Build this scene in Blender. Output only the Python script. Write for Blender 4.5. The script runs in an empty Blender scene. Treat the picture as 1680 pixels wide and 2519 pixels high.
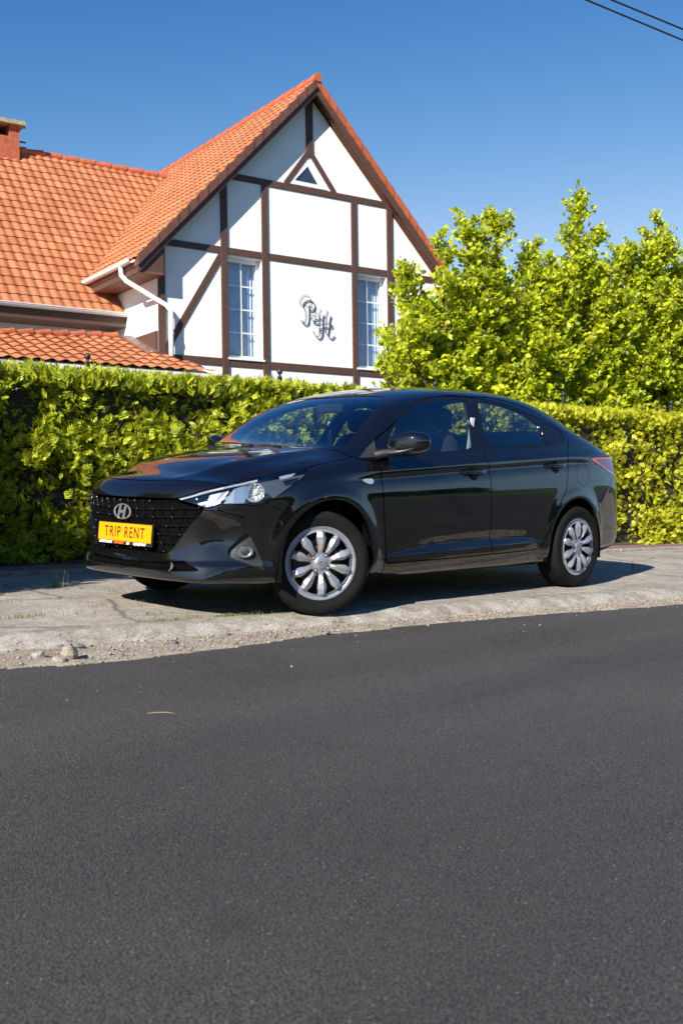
import bpy, math, random
import numpy as np
from mathutils import Vector, Matrix
from mathutils.bvhtree import BVHTree
sc = bpy.context.scene
COL = sc.collection
R = math.radians
# ---------------------------------------------------------------- camera
CAM_C = (4.36707645, 5.29921952, 0.83913507)
CAM_FW = (-0.70749115, -0.70568521, -0.03827074)
CAM_RT = (-0.70659173, 0.70736312, 0.01911919)
CAM_UP = (-0.01357918, -0.04056845, 0.99908441)
cd = bpy.data.cameras.new('camera'); cam = bpy.data.objects.new('camera', cd); COL.objects.link(cam)
cd.sensor_fit = 'HORIZONTAL'; cd.sensor_width = 36; cd.lens = 2650 / 1680 * 36
cd.clip_start = .05; cd.clip_end = 3000
M = Matrix.Identity(4)
for i in range(3):
    M[i][0] = CAM_RT[i]; M[i][1] = CAM_UP[i]; M[i][2] = -CAM_FW[i]; M[i][3] = CAM_C[i]
cam.matrix_world = M; sc.camera = cam
cd.dof.use_dof = True; cd.dof.focus_distance = 6.4; cd.dof.aperture_fstop = 8
# ---------------------------------------------------------------- light
SUN = Vector((1.45, .40, .95)).normalized()        # towards the sun
elev = math.asin(SUN.z); azi = math.atan2(SUN.x, SUN.y)
w = bpy.data.worlds.new('World'); sc.world = w; w.use_nodes = True
nt = w.node_tree; bg = nt.nodes['Background']
sky = nt.nodes.new('ShaderNodeTexSky'); sky.sky_type = 'NISHITA'; sky.sun_disc = False
sky.sun_elevation = elev; sky.sun_rotation = azi; sky.air_density = 1.0; sky.dust_density = .0; sky.ozone_density = 5.0; sky.altitude = 0
# deepen the zenith blue of the sky texture (per-channel response)
sp_ = nt.nodes.new('ShaderNodeSeparateColor'); cb_ = nt.nodes.new('ShaderNodeCombineColor'); nt.links.new(sky.outputs[0], sp_.inputs[0])
for i, (g, a, cl) in enumerate(((2.45, 8.58, .30), (1.46, 1.558, .60), (.92, 1.018, 1.6))):
    m0 = nt.nodes.new('ShaderNodeMath'); m0.operation = 'MULTIPLY'; m0.inputs[1].default_value = .072 * 1.741; nt.links.new(sp_.outputs[i], m0.inputs[0])
    m1 = nt.nodes.new('ShaderNodeMath'); m1.operation = 'MINIMUM'; m1.inputs[1].default_value = cl; nt.links.new(m0.outputs[0], m1.inputs[0])
    m2 = nt.nodes.new('ShaderNodeMath'); m2.operation = 'POWER'; m2.inputs[1].default_value = g; nt.links.new(m1.outputs[0], m2.inputs[0])
    m3 = nt.nodes.new('ShaderNodeMath'); m3.operation = 'MULTIPLY'; m3.inputs[1].default_value = a / (1.932 * .10); nt.links.new(m2.outputs[0], m3.inputs[0]); nt.links.new(m3.outputs[0], cb_.inputs[i])
def wm(op, a, b, bv=None):
    q = nt.nodes.new('ShaderNodeMath'); q.operation = op; nt.links.new(a, q.inputs[0])
    if b is not None: nt.links.new(b, q.inputs[1])
    else: q.inputs[1].default_value = bv
    return q.outputs[0]
rS, gS, bS = [cb_.inputs[i].links[0].from_socket for i in range(3)]
bN = wm('MAXIMUM', bS, wm('MULTIPLY', gS, None, 1.35)); rN = wm('MINIMUM', rS, wm('MULTIPLY', gS, None, .62)); nt.links.new(rN, cb_.inputs[0]); nt.links.new(bN, cb_.inputs[2])
nt.links.new(cb_.outputs[0], bg.inputs['Color']); bg.inputs['Strength'].default_value = .10
sd = bpy.data.lights.new('sun', 'SUN'); sun = bpy.data.objects.new('sun', sd); COL.objects.link(sun)
sd.energy = 4.9; sd.angle = R(.55); sd.color = (1, .945, .86)
sun.rotation_euler = SUN.to_track_quat('Z', 'Y').to_euler(); sun.location = (8, 4, 12)
sc.view_settings.view_transform = 'Standard'; sc.view_settings.look = 'None'
sc.view_settings.exposure = .95; sc.view_settings.gamma = 1; sc.view_settings.use_curve_mapping = False
sc.cycles.max_bounces = 10; sc.cycles.transparent_max_bounces = 16
# ---------------------------------------------------------------- materials
def pm(name, col, rough=.5, metal=0, coat=0, var=0, vscale=20, bump=0, bscale=60, spec=.5, ior=1.5, trans=0, detail=6, sheen=0, emit=None):
    m = bpy.data.materials.new(name); m.use_nodes = True; n = m.node_tree; b = n.nodes['Principled BSDF']; b.inputs['Coat IOR'].default_value = 1.62
    b.inputs['Base Color'].default_value = (*col, 1); b.inputs['Roughness'].default_value = rough
    b.inputs['Metallic'].default_value = metal; b.inputs['Coat Weight'].default_value = coat; b.inputs['Coat Roughness'].default_value = .02
    b.inputs['Specular IOR Level'].default_value = spec; b.inputs['IOR'].default_value = ior; b.inputs['Transmission Weight'].default_value = trans
    if var or bump:
        tc = n.nodes.new('ShaderNodeTexCoord')
    if var:
        nz = n.nodes.new('ShaderNodeTexNoise'); nz.inputs['Scale'].default_value = vscale; nz.inputs['Detail'].default_value = detail
        n.links.new(tc.outputs['Object'], nz.inputs['Vector'])
        cr = n.nodes.new('ShaderNodeValToRGB'); n.links.new(nz.outputs['Fac'], cr.inputs['Fac'])
        cr.color_ramp.elements[0].position = .3; cr.color_ramp.elements[1].position = .7
        cr.color_ramp.elements[0].color = (*[c * (1 - var) for c in col], 1); cr.color_ramp.elements[1].color = (*[min(1, c * (1 + var)) for c in col], 1)
        n.links.new(cr.outputs['Color'], b.inputs['Base Color'])
    if bump:
        nb = n.nodes.new('ShaderNodeTexNoise'); nb.inputs['Scale'].default_value = bscale; nb.inputs['Detail'].default_value = 8
        n.links.new(tc.outputs['Object'], nb.inputs['Vector'])
        bp = n.nodes.new('ShaderNodeBump'); bp.inputs['Strength'].default_value = bump; bp.inputs['Distance'].default_value = .01
        n.links.new(nb.outputs['Fac'], bp.inputs['Height']); n.links.new(bp.outputs['Normal'], b.inputs['Normal'])
    return m
def glass_mat(name, tint, refl=1.0, rough=0.0):
    m = bpy.data.materials.new(name); m.use_nodes = True; n = m.node_tree; n.nodes.clear()
    out = n.nodes.new('ShaderNodeOutputMaterial'); mix = n.nodes.new('ShaderNodeMixShader')
    tr = n.nodes.new('ShaderNodeBsdfTransparent'); tr.inputs[0].default_value = (*tint, 1)
    gl = n.nodes.new('ShaderNodeBsdfGlossy'); gl.inputs['Roughness'].default_value = rough; gl.inputs[0].default_value = (1, 1, 1, 1)
    ge = n.nodes.new('ShaderNodeNewGeometry'); dt = n.nodes.new('ShaderNodeVectorMath'); dt.operation = 'DOT_PRODUCT'; n.links.new(ge.outputs['Incoming'], dt.inputs[0]); n.links.new(ge.outputs['Normal'], dt.inputs[1])
    ab = n.nodes.new('ShaderNodeMath'); ab.operation = 'ABSOLUTE'; n.links.new(dt.outputs['Value'], ab.inputs[0]); om = n.nodes.new('ShaderNodeMath'); om.operation = 'SUBTRACT'; om.inputs[0].default_value = 1; n.links.new(ab.outputs[0], om.inputs[1])
    pw = n.nodes.new('ShaderNodeMath'); pw.operation = 'POWER'; pw.inputs[1].default_value = 5; n.links.new(om.outputs[0], pw.inputs[0]); fr = n.nodes.new('ShaderNodeMath'); fr.operation = 'MULTIPLY_ADD'; fr.inputs[1].default_value = .93; fr.inputs[2].default_value = .07; n.links.new(pw.outputs[0], fr.inputs[0])
    mu = n.nodes.new('ShaderNodeMath'); mu.operation = 'MULTIPLY'; mu.inputs[1].default_value = refl; mu.use_clamp = True
    n.links.new(fr.outputs[0], mu.inputs[0]); n.links.new(mu.outputs[0], mix.inputs[0])
    n.links.new(tr.outputs[0], mix.inputs[1]); n.links.new(gl.outputs[0], mix.inputs[2]); n.links.new(mix.outputs[0], out.inputs[0])
    return m
PAINT = pm('black_car_paint', (.0035, .0035, .004), .38, 0, 1, spec=.04); PAINT.node_tree.nodes['Principled BSDF'].inputs['Coat IOR'].default_value = 1.78
GLOSS = pm('gloss_black_plastic', (.006, .006, .007), .12, spec=.55)
PLASTIC = pm('dark_grey_plastic', (.028, .028, .029), .5, bump=.15, bscale=300)
RUBBER = pm('black_rubber', (.012, .012, .012), .6)
TYREM = pm('tyre_rubber', (.006, .0058, .0055), .8, spec=.2, var=.25, vscale=9, bump=.08, bscale=200)
INNER = pm('black_underbody', (.003, .003, .003), .95, spec=.05)
TRIMIN = pm('dark_cabin_trim', (.012, .012, .014), .8)
SEATM = pm('dark_seat_fabric', (.008, .009, .011), .95, bump=.2, bscale=400)
SILVER = pm('silver_wheel_paint', (.39, .405, .44), .30, .6, .5)
CHROME = pm('chrome', (.85, .86, .88), .28, .9)
CHROME2 = pm('lamp_chrome', (.85, .86, .88), .30, .85)
DISCM = pm('rusty_brake_disc', (.13, .065, .035), .55, .4, var=.4, vscale=60)
STEEL = pm('dark_steel', (.05, .05, .05), .5, .6)
GLASS = glass_mat('car_window_glass', (.78, .87, .82), 2.2)
WSGLASS = glass_mat('windshield_glass', (.78, .86, .82), 1.7)
LENS = glass_mat('clear_lens', (.92, .94, .95), 1.2)
REDL = pm('red_tail_lens', (.55, .004, .02), .08, 0, 1)
REDP = pm('pink_clear_lens', (.16, .014, .045), .10, .1, .5)
YEL = pm('yellow_plate', (.80, .30, .004), .35, spec=.4)
BLK = pm('black_lettering', (.02, .012, .005), .5)
WHT = pm('white_lettering', (.75, .75, .75), .5)
ORG = pm('orange_lettering', (.75, .12, .02), .5)
# ---------------------------------------------------------------- object helpers
def tag(o, label=None, cat=None, group=None, kind=None):
    if label: o['label'] = label
    if cat: o['category'] = cat
    if group: o['group'] = group
    if kind: o['kind'] = kind
    return o
def empty(name, loc=(0, 0, 0), rot=None, **k):
    o = bpy.data.objects.new(name, None); COL.objects.link(o); o.location = loc; o.empty_display_size = .2
    if rot is not None: o.rotation_euler = rot
    return tag(o, **k)
def link(me, name, parent=None, mat=None, loc=None, rot=None):
    o = bpy.data.objects.new(name, me); COL.objects.link(o)
    if mat is not None:
        for m in (mat if isinstance(mat, (list, tuple)) else [mat]): me.materials.append(m)
    if parent is not None: o.parent = parent
    if loc is not None: o.location = loc
    if rot is not None: o.rotation_euler = rot
    return o
def mesh(name, V, F, mat, parent=None, smooth=True, normals=None, loc=None, rot=None, midx=None):
    me = bpy.data.meshes.new(name); me.from_pydata([tuple(map(float, v)) for v in V], [], [tuple(map(int, f)) for f in F])
    if smooth: me.shade_smooth()
    if midx is not None: me.polygons.foreach_set('material_index', midx)
    me.update()
    if normals is not None: me.normals_split_custom_set_from_vertices([tuple(map(float, n)) for n in normals])
    return link(me, name, parent, mat, loc, rot)
def fast_mesh(name, V, Q, mat, parent=None, smooth=False, midx=None):
    """V (n,3) array, Q (m,k) array of equal-size faces"""
    me = bpy.data.meshes.new(name); V = np.asarray(V, dtype=np.float32); Q = np.asarray(Q, dtype=np.int32)
    me.vertices.add(len(V)); me.vertices.foreach_set('co', V.ravel())
    k = Q.shape[1]; me.loops.add(Q.size); me.loops.foreach_set('vertex_index', Q.ravel())
    me.polygons.add(len(Q)); me.polygons.foreach_set('loop_start', np.arange(len(Q), dtype=np.int32) * k)
    try: me.polygons.foreach_set('loop_total', np.full(len(Q), k, dtype=np.int32))
    except Exception: pass
    if midx is not None: me.polygons.foreach_set('material_index', np.asarray(midx, dtype=np.int32))
    me.update(calc_edges=True); me.validate()
    if smooth: me.shade_smooth()
    return link(me, name, parent, mat)
class MB:
    """collects simple shapes into one mesh"""
    def __init__(s): s.V = []; s.F = []
    def add(s, V, F):
        n = len(s.V); s.V += [tuple(v) for v in V]; s.F += [tuple(i + n for i in f) for f in F]
    def box(s, lo, hi, T=None):
        V = [(x, y, z) for x in (lo[0], hi[0]) for y in (lo[1], hi[1]) for z in (lo[2], hi[2])]
        if T: V = [T(*v) for v in V]
        s.add(V, [(0, 1, 3, 2), (4, 6, 7, 5), (0, 4, 5, 1), (2, 3, 7, 6), (0, 2, 6, 4), (1, 5, 7, 3)])
    def hexa(s, V): s.add(V, [(0, 1, 3, 2), (4, 6, 7, 5), (0, 4, 5, 1), (2, 3, 7, 6), (0, 2, 6, 4), (1, 5, 7, 3)])
    def tube(s, pts, r, n=8, cap=True):
        pts = [Vector(p) for p in pts]; rs = r if isinstance(r, (list, tuple)) else [r] * len(pts); rings = []
        up = Vector((0, 0, 1)); V = []
        for i, p in enumerate(pts):
            d = (pts[min(i + 1, len(pts) - 1)] - pts[max(i - 1, 0)]).normalized()
            a = d.cross(up)
            if a.length < .05: a = d.cross(Vector((1, 0, 0)))
            a.normalize(); b = a.cross(d).normalized()
            V += [p + (a * math.cos(t) + b * math.sin(t)) * rs[i] for t in [2 * math.pi * k / n for k in range(n)]]
        F = [(i * n + k, i * n + (k + 1) % n, (i + 1) * n + (k + 1) % n, (i + 1) * n + k) for i in range(len(pts) - 1) for k in range(n)]
        if cap: F += [tuple(range(n))[::-1], tuple(range((len(pts) - 1) * n, len(pts) * n))]
        s.add(V, F)
    def lathe(s, prof, n=24, T=None, close=False):
        """prof: list of (r, z) around Z"""
        V = []
        for r, z in prof: V += [(r * math.cos(2 * math.pi * k / n), r * math.sin(2 * math.pi * k / n), z) for k in range(n)]
        if T: V = [T(*v) for v in V]
        m = len(prof); F = [(i * n + k, i * n + (k + 1) % n, (i + 1) * n + (k + 1) % n, (i + 1) * n + k) for i in range(m - 1) for k in range(n)]
        s.add(V, F)
    def prism(s, poly, h0, h1, T=None):
        """poly in xy, extruded along z"""
        n = len(poly); V = [(x, y, h0) for x, y in poly] + [(x, y, h1) for x, y in poly]
        if T: V = [T(*v) for v in V]
        s.add(V, [tuple(range(n))[::-1], tuple(range(n, 2 * n))] + [(i, (i + 1) % n, n + (i + 1) % n, n + i) for i in range(n)])
    def build(s, name, mat, parent=None, smooth=False, bevel=0, loc=None, rot=None, flipfix=True):
        me = bpy.data.meshes.new(name); me.from_pydata([tuple(v) for v in s.V], [], s.F)
        import bmesh
        if flipfix:
            bm = bmesh.new(); bm.from_mesh(me); bmesh.ops.recalc_face_normals(bm, faces=bm.faces); bm.to_mesh(me); bm.free()
        if smooth:
            me.shade_smooth()
            try: me.set_sharp_from_angle(angle=R(40))
            except Exception: pass
        o = link(me, name, parent, mat, loc, rot)
        if bevel:
            b = o.modifiers.new('bevel', 'BEVEL'); b.width = bevel; b.segments = 2; b.limit_method = 'ANGLE'
        return o
def text_mesh(body, size, mat, name, parent, T, sx=1.0, align='CENTER', extrude=.0008, bold=0, space=1.0):
    cu = bpy.data.curves.new('tmp_text', 'FONT'); cu.body = body; cu.size = size; cu.align_x = align; cu.align_y = 'CENTER'; cu.extrude = extrude; cu.offset = bold; cu.space_character = space
    o = bpy.data.objects.new('tmp_text', cu); COL.objects.link(o)
    dg = bpy.context.evaluated_depsgraph_get(); e = o.evaluated_get(dg); me = bpy.data.meshes.new_from_object(e)
    bpy.data.objects.remove(o); me.name = name
    for v in me.vertices: v.co = Vector(T(v.co.x * sx, v.co.y, v.co.z))
    return link(me, name, parent, mat)

def interp(t, pts):
    """smooth (pchip) interpolation through pts, t scalar"""
    xs=[p[0] for p in pts]; ys=[p[1] for p in pts]
    if xs[0]>xs[-1]: xs=xs[::-1]; ys=ys[::-1]
    if t<=xs[0]: return ys[0]
    if t>=xs[-1]: return ys[-1]
    n=len(xs); h=[xs[i+1]-xs[i] for i in range(n-1)]; d=[(ys[i+1]-ys[i])/h[i] for i in range(n-1)]
    m=[d[0]]+[0 if d[i-1]*d[i]<=0 else 3*(h[i-1]+h[i])/((2*h[i]+h[i-1])/d[i-1]+(h[i]+2*h[i-1])/d[i]) for i in range(1,n-1)]+[d[-1]]
    for i in range(n-1):
        if t<=xs[i+1]:
            u=(t-xs[i])/h[i]
            return (2*u**3-3*u*u+1)*ys[i]+(u**3-2*u*u+u)*h[i]*m[i]+(-2*u**3+3*u*u)*ys[i+1]+(u**3-u*u)*h[i]*m[i+1]
XS=[.60,.47,.32,.16,0,-.16,-.32,-.5,-.7,-.9,-1.15,-1.45,-1.8,-2.15,-2.45,-2.7,-2.95,-3.15,-3.3]
TAPER=[(-3.3,.118),(-3.15,.078),(-2.95,.043),(-2.7,.020),(-2.4,.006),(-2.0,0),(-.3,0),(0,.004),(.16,.013),(.32,.04),(.47,.092),(.60,.165)]
CREASE=[(.6,.72),(.3,.755),(0,.80),(-.43,.843),(-1.5,.912),(-2.47,.972),(-2.9,.985),(-3.3,.975)]
BELT=[(.6,.745),(.3,.80),(0,.865),(-.16,.89),(-.32,.915),(-.5,.938),(-.92,.968),(-1.5,1.010),(-2.2,1.063),(-2.7,1.085),(-3.0,1.045),(-3.3,.985)]
def wid(z): return interp(z,[(.185,.775),(.225,.822),(.33,.848),(.45,.851),(.6,.861),(.70,.868),(.76,.866),(.80,.861),(.86,.851),(.95,.843)])
# rows r10..r15 (Y,Z) at stations
UP={ .60:[(.640,.765),(.545,.785),(.43,.797),(.30,.805),(.16,.815),(0,.820)],
 .47:[(.685,0.782),(.62,0.812),(.52,0.848),(.38,0.865),(.20,0.874),(0,0.876)],
 .32:[(.715,0.825),(.655,0.852),(.56,0.880),(.42,0.902),(.22,0.914),(0,0.917)],
 .16:[(.735,0.855),(.675,0.884),(.58,0.912),(.43,0.935),(.23,0.949),(0,0.952)],
 0:[(.755,0.882),(.70,0.906),(.61,0.935),(.45,0.959),(.24,0.972),(0,0.976)],
 -.16:[(.765,0.903),(.72,0.922),(.65,0.950),(.50,0.972),(.26,0.988),(0,0.994)],
 -.32:[(.768,.938),(.735,.960),(.70,.985),(.62,1.012),(.32,1.055),(0,1.070)],
 -.5:[(.765,0.994),(.735,1.048),(.705,1.094),(.645,1.129),(.35,1.164),(0,1.176)],
 -.7:[(.750,1.060),(.705,1.148),(.655,1.222),(.595,1.262),(.34,1.290),(0,1.298)],
 -.9:[(.738,1.095),(.682,1.198),(.620,1.288),(.555,1.336),(.33,1.371),(0,1.380)],
 -1.15:[(.733,1.108),(.668,1.224),(.600,1.327),(.535,1.380),(.33,1.420),(0,1.430)],
 -1.45:[(.733,1.126),(.665,1.247),(.592,1.351),(.530,1.406),(.33,1.446),(0,1.456)],
 -1.8:[(.733,1.139),(.665,1.254),(.590,1.363),(.525,1.418),(.33,1.458),(0,1.468)],
 -2.15:[(.737,1.150),(.672,1.254),(.595,1.360),(.525,1.415),(.33,1.460),(0,1.472)],
 -2.45:[(.745,1.143),(.685,1.228),(.605,1.320),(.525,1.375),(.33,1.422),(0,1.435)],
 -2.7:[(.745,1.130),(.690,1.187),(.615,1.252),(.535,1.295),(.33,1.330),(0,1.342)],
 -2.95:[(.735,1.094),(.685,1.119),(.615,1.142),(.530,1.167),(.33,1.187),(0,1.194)],
 -3.15:[(.715,1.048),(.665,1.060),(.60,1.072),(.50,1.080),(.33,1.087),(0,1.092)],
 -3.3:[(.67,1.014),(.62,1.022),(.56,1.036),(.46,1.042),(.30,1.046),(0,1.048)]}
def zbot(x): return interp(x,[(-3.3,.24),(-2.9,.23),(-2.2,.19),(-.4,.185),(.3,.185),(.6,.20)])
def section(x):
    zb=zbot(x); c=interp(x,CREASE); b=interp(x,BELT); tp=interp(x,TAPER)
    zs=[zb,zb+(.035 if x<.25 else .010),.33,.45,.60,.5*(.60+c)+.0,c-.06,c,c+.035]
    zs[5]=.60+(c-.06-.60)*.55
    out=[]
    for i,z in enumerate(zs):
        y=wid(z-(c-.86)*.8 if z>.7 else z)-tp
        if i==0: y=.775-tp
        if i==1: y=.825-tp
        if i==7: y-=.0
        if i==8: y-=.016
        out.append((y,z))
    yb=.803-tp*.9
    if x>-.3: yb=.80-tp*.72 
    out.append((yb,b))
    return out+UP[x]
NR=16; K=9
# front face: rows 0..9 -> (X at center, z); columns 9..15 
def front_col(k):  # k=9..15 ; returns Y frac
    return {9:None,10:.60,11:.51,12:.41,13:.29,14:.15,15:0.}[k]
FRONT=[ # row: X at Y=0, then X at columns 10..14, z center, z at corner
 (.765,.205),(.832,.209),(.840,.30),(.842,.42),(.846,.52),(.846,.60),(.836,.665),(.815,.715),(.785,.752),(.730,.788)]
def front_pt(r,k,corner):
    X0,z0=FRONT[r]; y=front_col(k)
    cx,cy,cz=corner
    # plan curve: from corner to nose
    f=[.0,.37,.66,.86,.965,.995,1.0][k-9]
    if 9<k<15: f-=[-.05,-.09,.03,.06,.03,.0,.0,.02,.05,.08][r]*(1-(k-10)/5)
    X=cx+(X0-cx)*f
    t=(k-9)/6
    z=cz+(z0-cz)*(1-(1-t)**2)
    return (X,y,z)
REAR=[(-3.40,.24),(-3.52,.26),(-3.55,.36),(-3.55,.47),(-3.545,.60),(-3.53,.72),(-3.515,.82),(-3.50,.93),(-3.49,1.005),(-3.45,1.058)]
def rear_pt(r,k,corner):
    X0,z0=REAR[r]; y={10:.60,11:.52,12:.43,13:.31,14:.16,15:0.}[k]
    cx,cy,cz=corner
    f=[.0,.42,.66,.83,.93,.98,1.0][k-9]; t=(k-9)/6
    return (cx+(X0-cx)*f,y,cz+(z0-cz)*(1-(1-t)**2))
def cage():
    V=[];F=[];idx={}
    S={}
    for i,x in enumerate(XS):
        for r,(y,z) in enumerate(section(x)):
            X=x
            if i==0 and r<=K: 
                X=.60+[ .03,.06,-.01,-.03,-.01,.01,-.01,-.03,-.06,-.08][r]
            if i==0 and r>K: X=.60+[-.10,-.055,-.025,-.005,0,0][r-K-1]
            if i==1 and r>=K: X=.47+[-.035,-.06,-.04,-.02,0,0,0][r-K]
            if i==len(XS)-1 and r<=K:
                X+=[-.02,-.11,-.13,-.13,-.10,-.07,-.02,0,0,0][r]
            idx[('s',i,r)]=len(V);V.append((X,y,z))
    nE=len(XS)-1
    for r in range(K+1):
        for k in range(K+1,NR):
            idx[('f',r,k)]=len(V);V.append(front_pt(r,k,V[idx[('s',0,r)]]))
            idx[('r',r,k)]=len(V);V.append(rear_pt(r,k,V[idx[('s',nE,r)]]))
    def q(*a): F.append([idx[t] for t in a])
    for i in range(nE):
        for r in range(NR-1): q(('s',i,r),('s',i+1,r),('s',i+1,r+1),('s',i,r+1))
    def fr(tag,i,r,k):
        return ('s',i,r) if k==K else (tag,r,k)
    for r in range(K):
        for k in range(K,NR-1):
            q(fr('f',0,r,k+1),fr('f',0,r,k),fr('f',0,r+1,k),fr('f',0,r+1,k+1))
            q(fr('r',nE,r,k),fr('r',nE,r,k+1),fr('r',nE,r+1,k+1),fr('r',nE,r+1,k))
    # top rows join
    for k in range(K,NR-1):
        q(fr('f',0,K,k+1),fr('f',0,K,k),('s',0,k),('s',0,k+1)) if k>K else q(fr('f',0,K,k+1),('s',0,K),('s',0,k+1))
        q(fr('r',nE,K,k),fr('r',nE,K,k+1),('s',nE,k+1),('s',nE,k)) if k>K else q(('s',nE,K),fr('r',nE,K,k+1),('s',nE,k+1))
    return V,F
# ================================================================ CAR
car = empty('parked_car', (0, 0, 0), label='black four-door sedan with yellow front plate and silver wheel covers, parked on the verge', cat='car')
def dense(level):
    V, F = cage()
    n = len(V); V2 = V + [(x, -y, z) for x, y, z in V]; F2 = F + [[i + n for i in f][::-1] for f in F]
    import bmesh
    me = bpy.data.meshes.new('tmp'); me.from_pydata(V2, [], F2)
    bm = bmesh.new(); bm.from_mesh(me); bmesh.ops.remove_doubles(bm, verts=bm.verts, dist=1e-5)
    bmesh.ops.recalc_face_normals(bm, faces=bm.faces); bm.to_mesh(me); bm.free()
    o = bpy.data.objects.new('tmp', me); COL.objects.link(o)
    s = o.modifiers.new('s', 'SUBSURF'); s.levels = s.render_levels = level
    t = o.modifiers.new('t', 'TRIANGULATE')
    dg = bpy.context.evaluated_depsgraph_get(); e = o.evaluated_get(dg).to_mesh()
    P = np.empty(len(e.vertices) * 3); e.vertices.foreach_get('co', P); P = P.reshape(-1, 3)
    T = np.empty(len(e.polygons) * 3, dtype=np.int32); e.polygons.foreach_get('vertices', T); T = T.reshape(-1, 3)
    bpy.data.objects.remove(o); bpy.data.meshes.remove(me)
    return P, T
def vnorm(P, T):
    n = np.cross(P[T[:, 1]] - P[T[:, 0]], P[T[:, 2]] - P[T[:, 0]]); N = np.zeros_like(P)
    for k in range(3): np.add.at(N, T[:, k], n)
    return N / np.maximum(np.linalg.norm(N, axis=1, keepdims=True), 1e-12)
class Surf:
    def __init__(s, P, T): s.P = P; s.N = vnorm(P, T)
    def split(s, T, f):
        """cut triangles T along f(P)=0, returns (inside f<0, outside)"""
        v = f(s.P) if callable(f) else f
        v = np.where(np.abs(v) < 1e-7, 1e-7, v)
        sg = v[T] > 0; c = sg.sum(1)
        ins = T[c == 0]; out = T[c == 3]; mx = T[(c == 1) | (c == 2)]
        if len(mx) == 0: return ins, out
        sm = v[mx] > 0; cm = sm.sum(1); lone = np.where(cm == 1, sm.argmax(1), (~sm).argmax(1))
        a = mx[np.arange(len(mx)), lone]; b = mx[np.arange(len(mx)), (lone + 1) % 3]; d = mx[np.arange(len(mx)), (lone + 2) % 3]
        E = np.vstack([np.c_[a, b], np.c_[a, d]]); key = np.sort(E, 1)
        u, inv = np.unique(key, axis=0, return_inverse=True); inv = inv.ravel()
        t = v[u[:, 0]] / (v[u[:, 0]] - v[u[:, 1]])
        NP = s.P[u[:, 0]] * (1 - t)[:, None] + s.P[u[:, 1]] * t[:, None]
        NN = s.N[u[:, 0]] * (1 - t)[:, None] + s.N[u[:, 1]] * t[:, None]; NN /= np.linalg.norm(NN, axis=1, keepdims=True)
        base = len(s.P); s.P = np.vstack([s.P, NP]); s.N = np.vstack([s.N, NN])
        ab = base + inv[:len(a)]; ad = base + inv[len(a):]
        t1 = np.c_[a, ab, ad]; t2 = np.c_[ab, b, d]; t3 = np.c_[ab, d, ad]; li = cm == 1
        return np.vstack([ins, t1[~li], t2[li], t3[li]]), np.vstack([out, t1[li], t2[~li], t3[~li]])
    def obj(s, name, T, mat, parent, off=0, mats=None):
        u, inv = np.unique(T, return_inverse=True); inv = inv.reshape(T.shape)
        return mesh(name, s.P[u] + s.N[u] * off, inv, mat, parent, True, s.N[u])
    def rim(s, T, depth, flip=False, out=0):
        """walls going inward from the open edge of T"""
        E = np.vstack([T[:, [0, 1]], T[:, [1, 2]], T[:, [2, 0]]]); k = np.sort(E, 1)
        _, idx, cnt = np.unique(k, axis=0, return_index=True, return_counts=True); B = E[idx[cnt == 1]]
        u, inv = np.unique(B, return_inverse=True); inv = inv.reshape(B.shape); n = len(u)
        V = np.vstack([s.P[u] + s.N[u] * out, s.P[u] - s.N[u] * depth])
        return V, [(b, a, a + n, b + n) for a, b in inv]
def chaikin(p, it=1):
    p = [np.array(q, float) for q in p]
    for _ in range(it):
        p = [x for i in range(len(p)) for x in (p[i] * .82 + p[(i + 1) % len(p)] * .18, p[i] * .18 + p[(i + 1) % len(p)] * .82)]
    return np.array(p)
def sdf(U, poly):
    """signed distance of 2D points U to closed polygon (negative inside)"""
    poly = np.asarray(poly); d = np.full(len(U), 1e9); ins = np.zeros(len(U), bool); n = len(poly)
    for i in range(n):
        a = poly[i]; b = poly[(i + 1) % n]; ab = b - a; t = np.clip(((U - a) @ ab) / max(ab @ ab, 1e-12), 0, 1)
        d = np.minimum(d, np.linalg.norm(U - a - t[:, None] * ab, axis=1))
        if a[1] != b[1]:
            c = (a[1] > U[:, 1]) != (b[1] > U[:, 1]); ins ^= c & (U[:, 0] < (b[0] - a[0]) * (U[:, 1] - a[1]) / (b[1] - a[1]) + a[0])
    return np.where(ins, -d, d)
def fside(poly, sgn, grow=0, ymin=.35):
    poly = np.array(poly)
    def f(P):
        r = np.full(len(P), .5); k = (P[:, 1] * sgn > ymin) & (P[:, 0] > poly[:, 0].min() - .15) & (P[:, 0] < poly[:, 0].max() + .15)
        r[k] = np.minimum(sdf(P[k][:, [0, 2]], poly) - grow, .5); return r
    return f
def ffront(poly, grow=0, xmin=.3, mir=True):
    poly = np.array(poly)
    def f(P):
        r = np.full(len(P), .5); k = P[:, 0] > xmin
        U = P[k][:, [1, 2]].copy()
        if mir: U[:, 0] = np.abs(U[:, 0])
        r[k] = sdf(U, poly) - grow; return r
    return f
def fdiag(poly, sgn, grow=0):      # headlight projection: (y - x, z)
    poly = np.array(poly)
    def f(P):
        r = np.full(len(P), .5); k = (P[:, 0] > -.1) & (P[:, 1] * sgn > .3)
        r[k] = sdf(np.c_[P[k][:, 1] * sgn - P[k][:, 0], P[k][:, 2]], poly) - grow; return r
    return f
def frear(poly, sgn, grow=0):      # tail lamp projection: (y + x, z)
    poly = np.array(poly)
    def f(P):
        r = np.full(len(P), .5); k = (P[:, 0] < -2.5) & (P[:, 1] * sgn > .3)
        r[k] = sdf(np.c_[-P[k][:, 0] + (.80 - P[k][:, 1] * sgn) * .9, P[k][:, 2]], poly) - grow; return r
    return f
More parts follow.
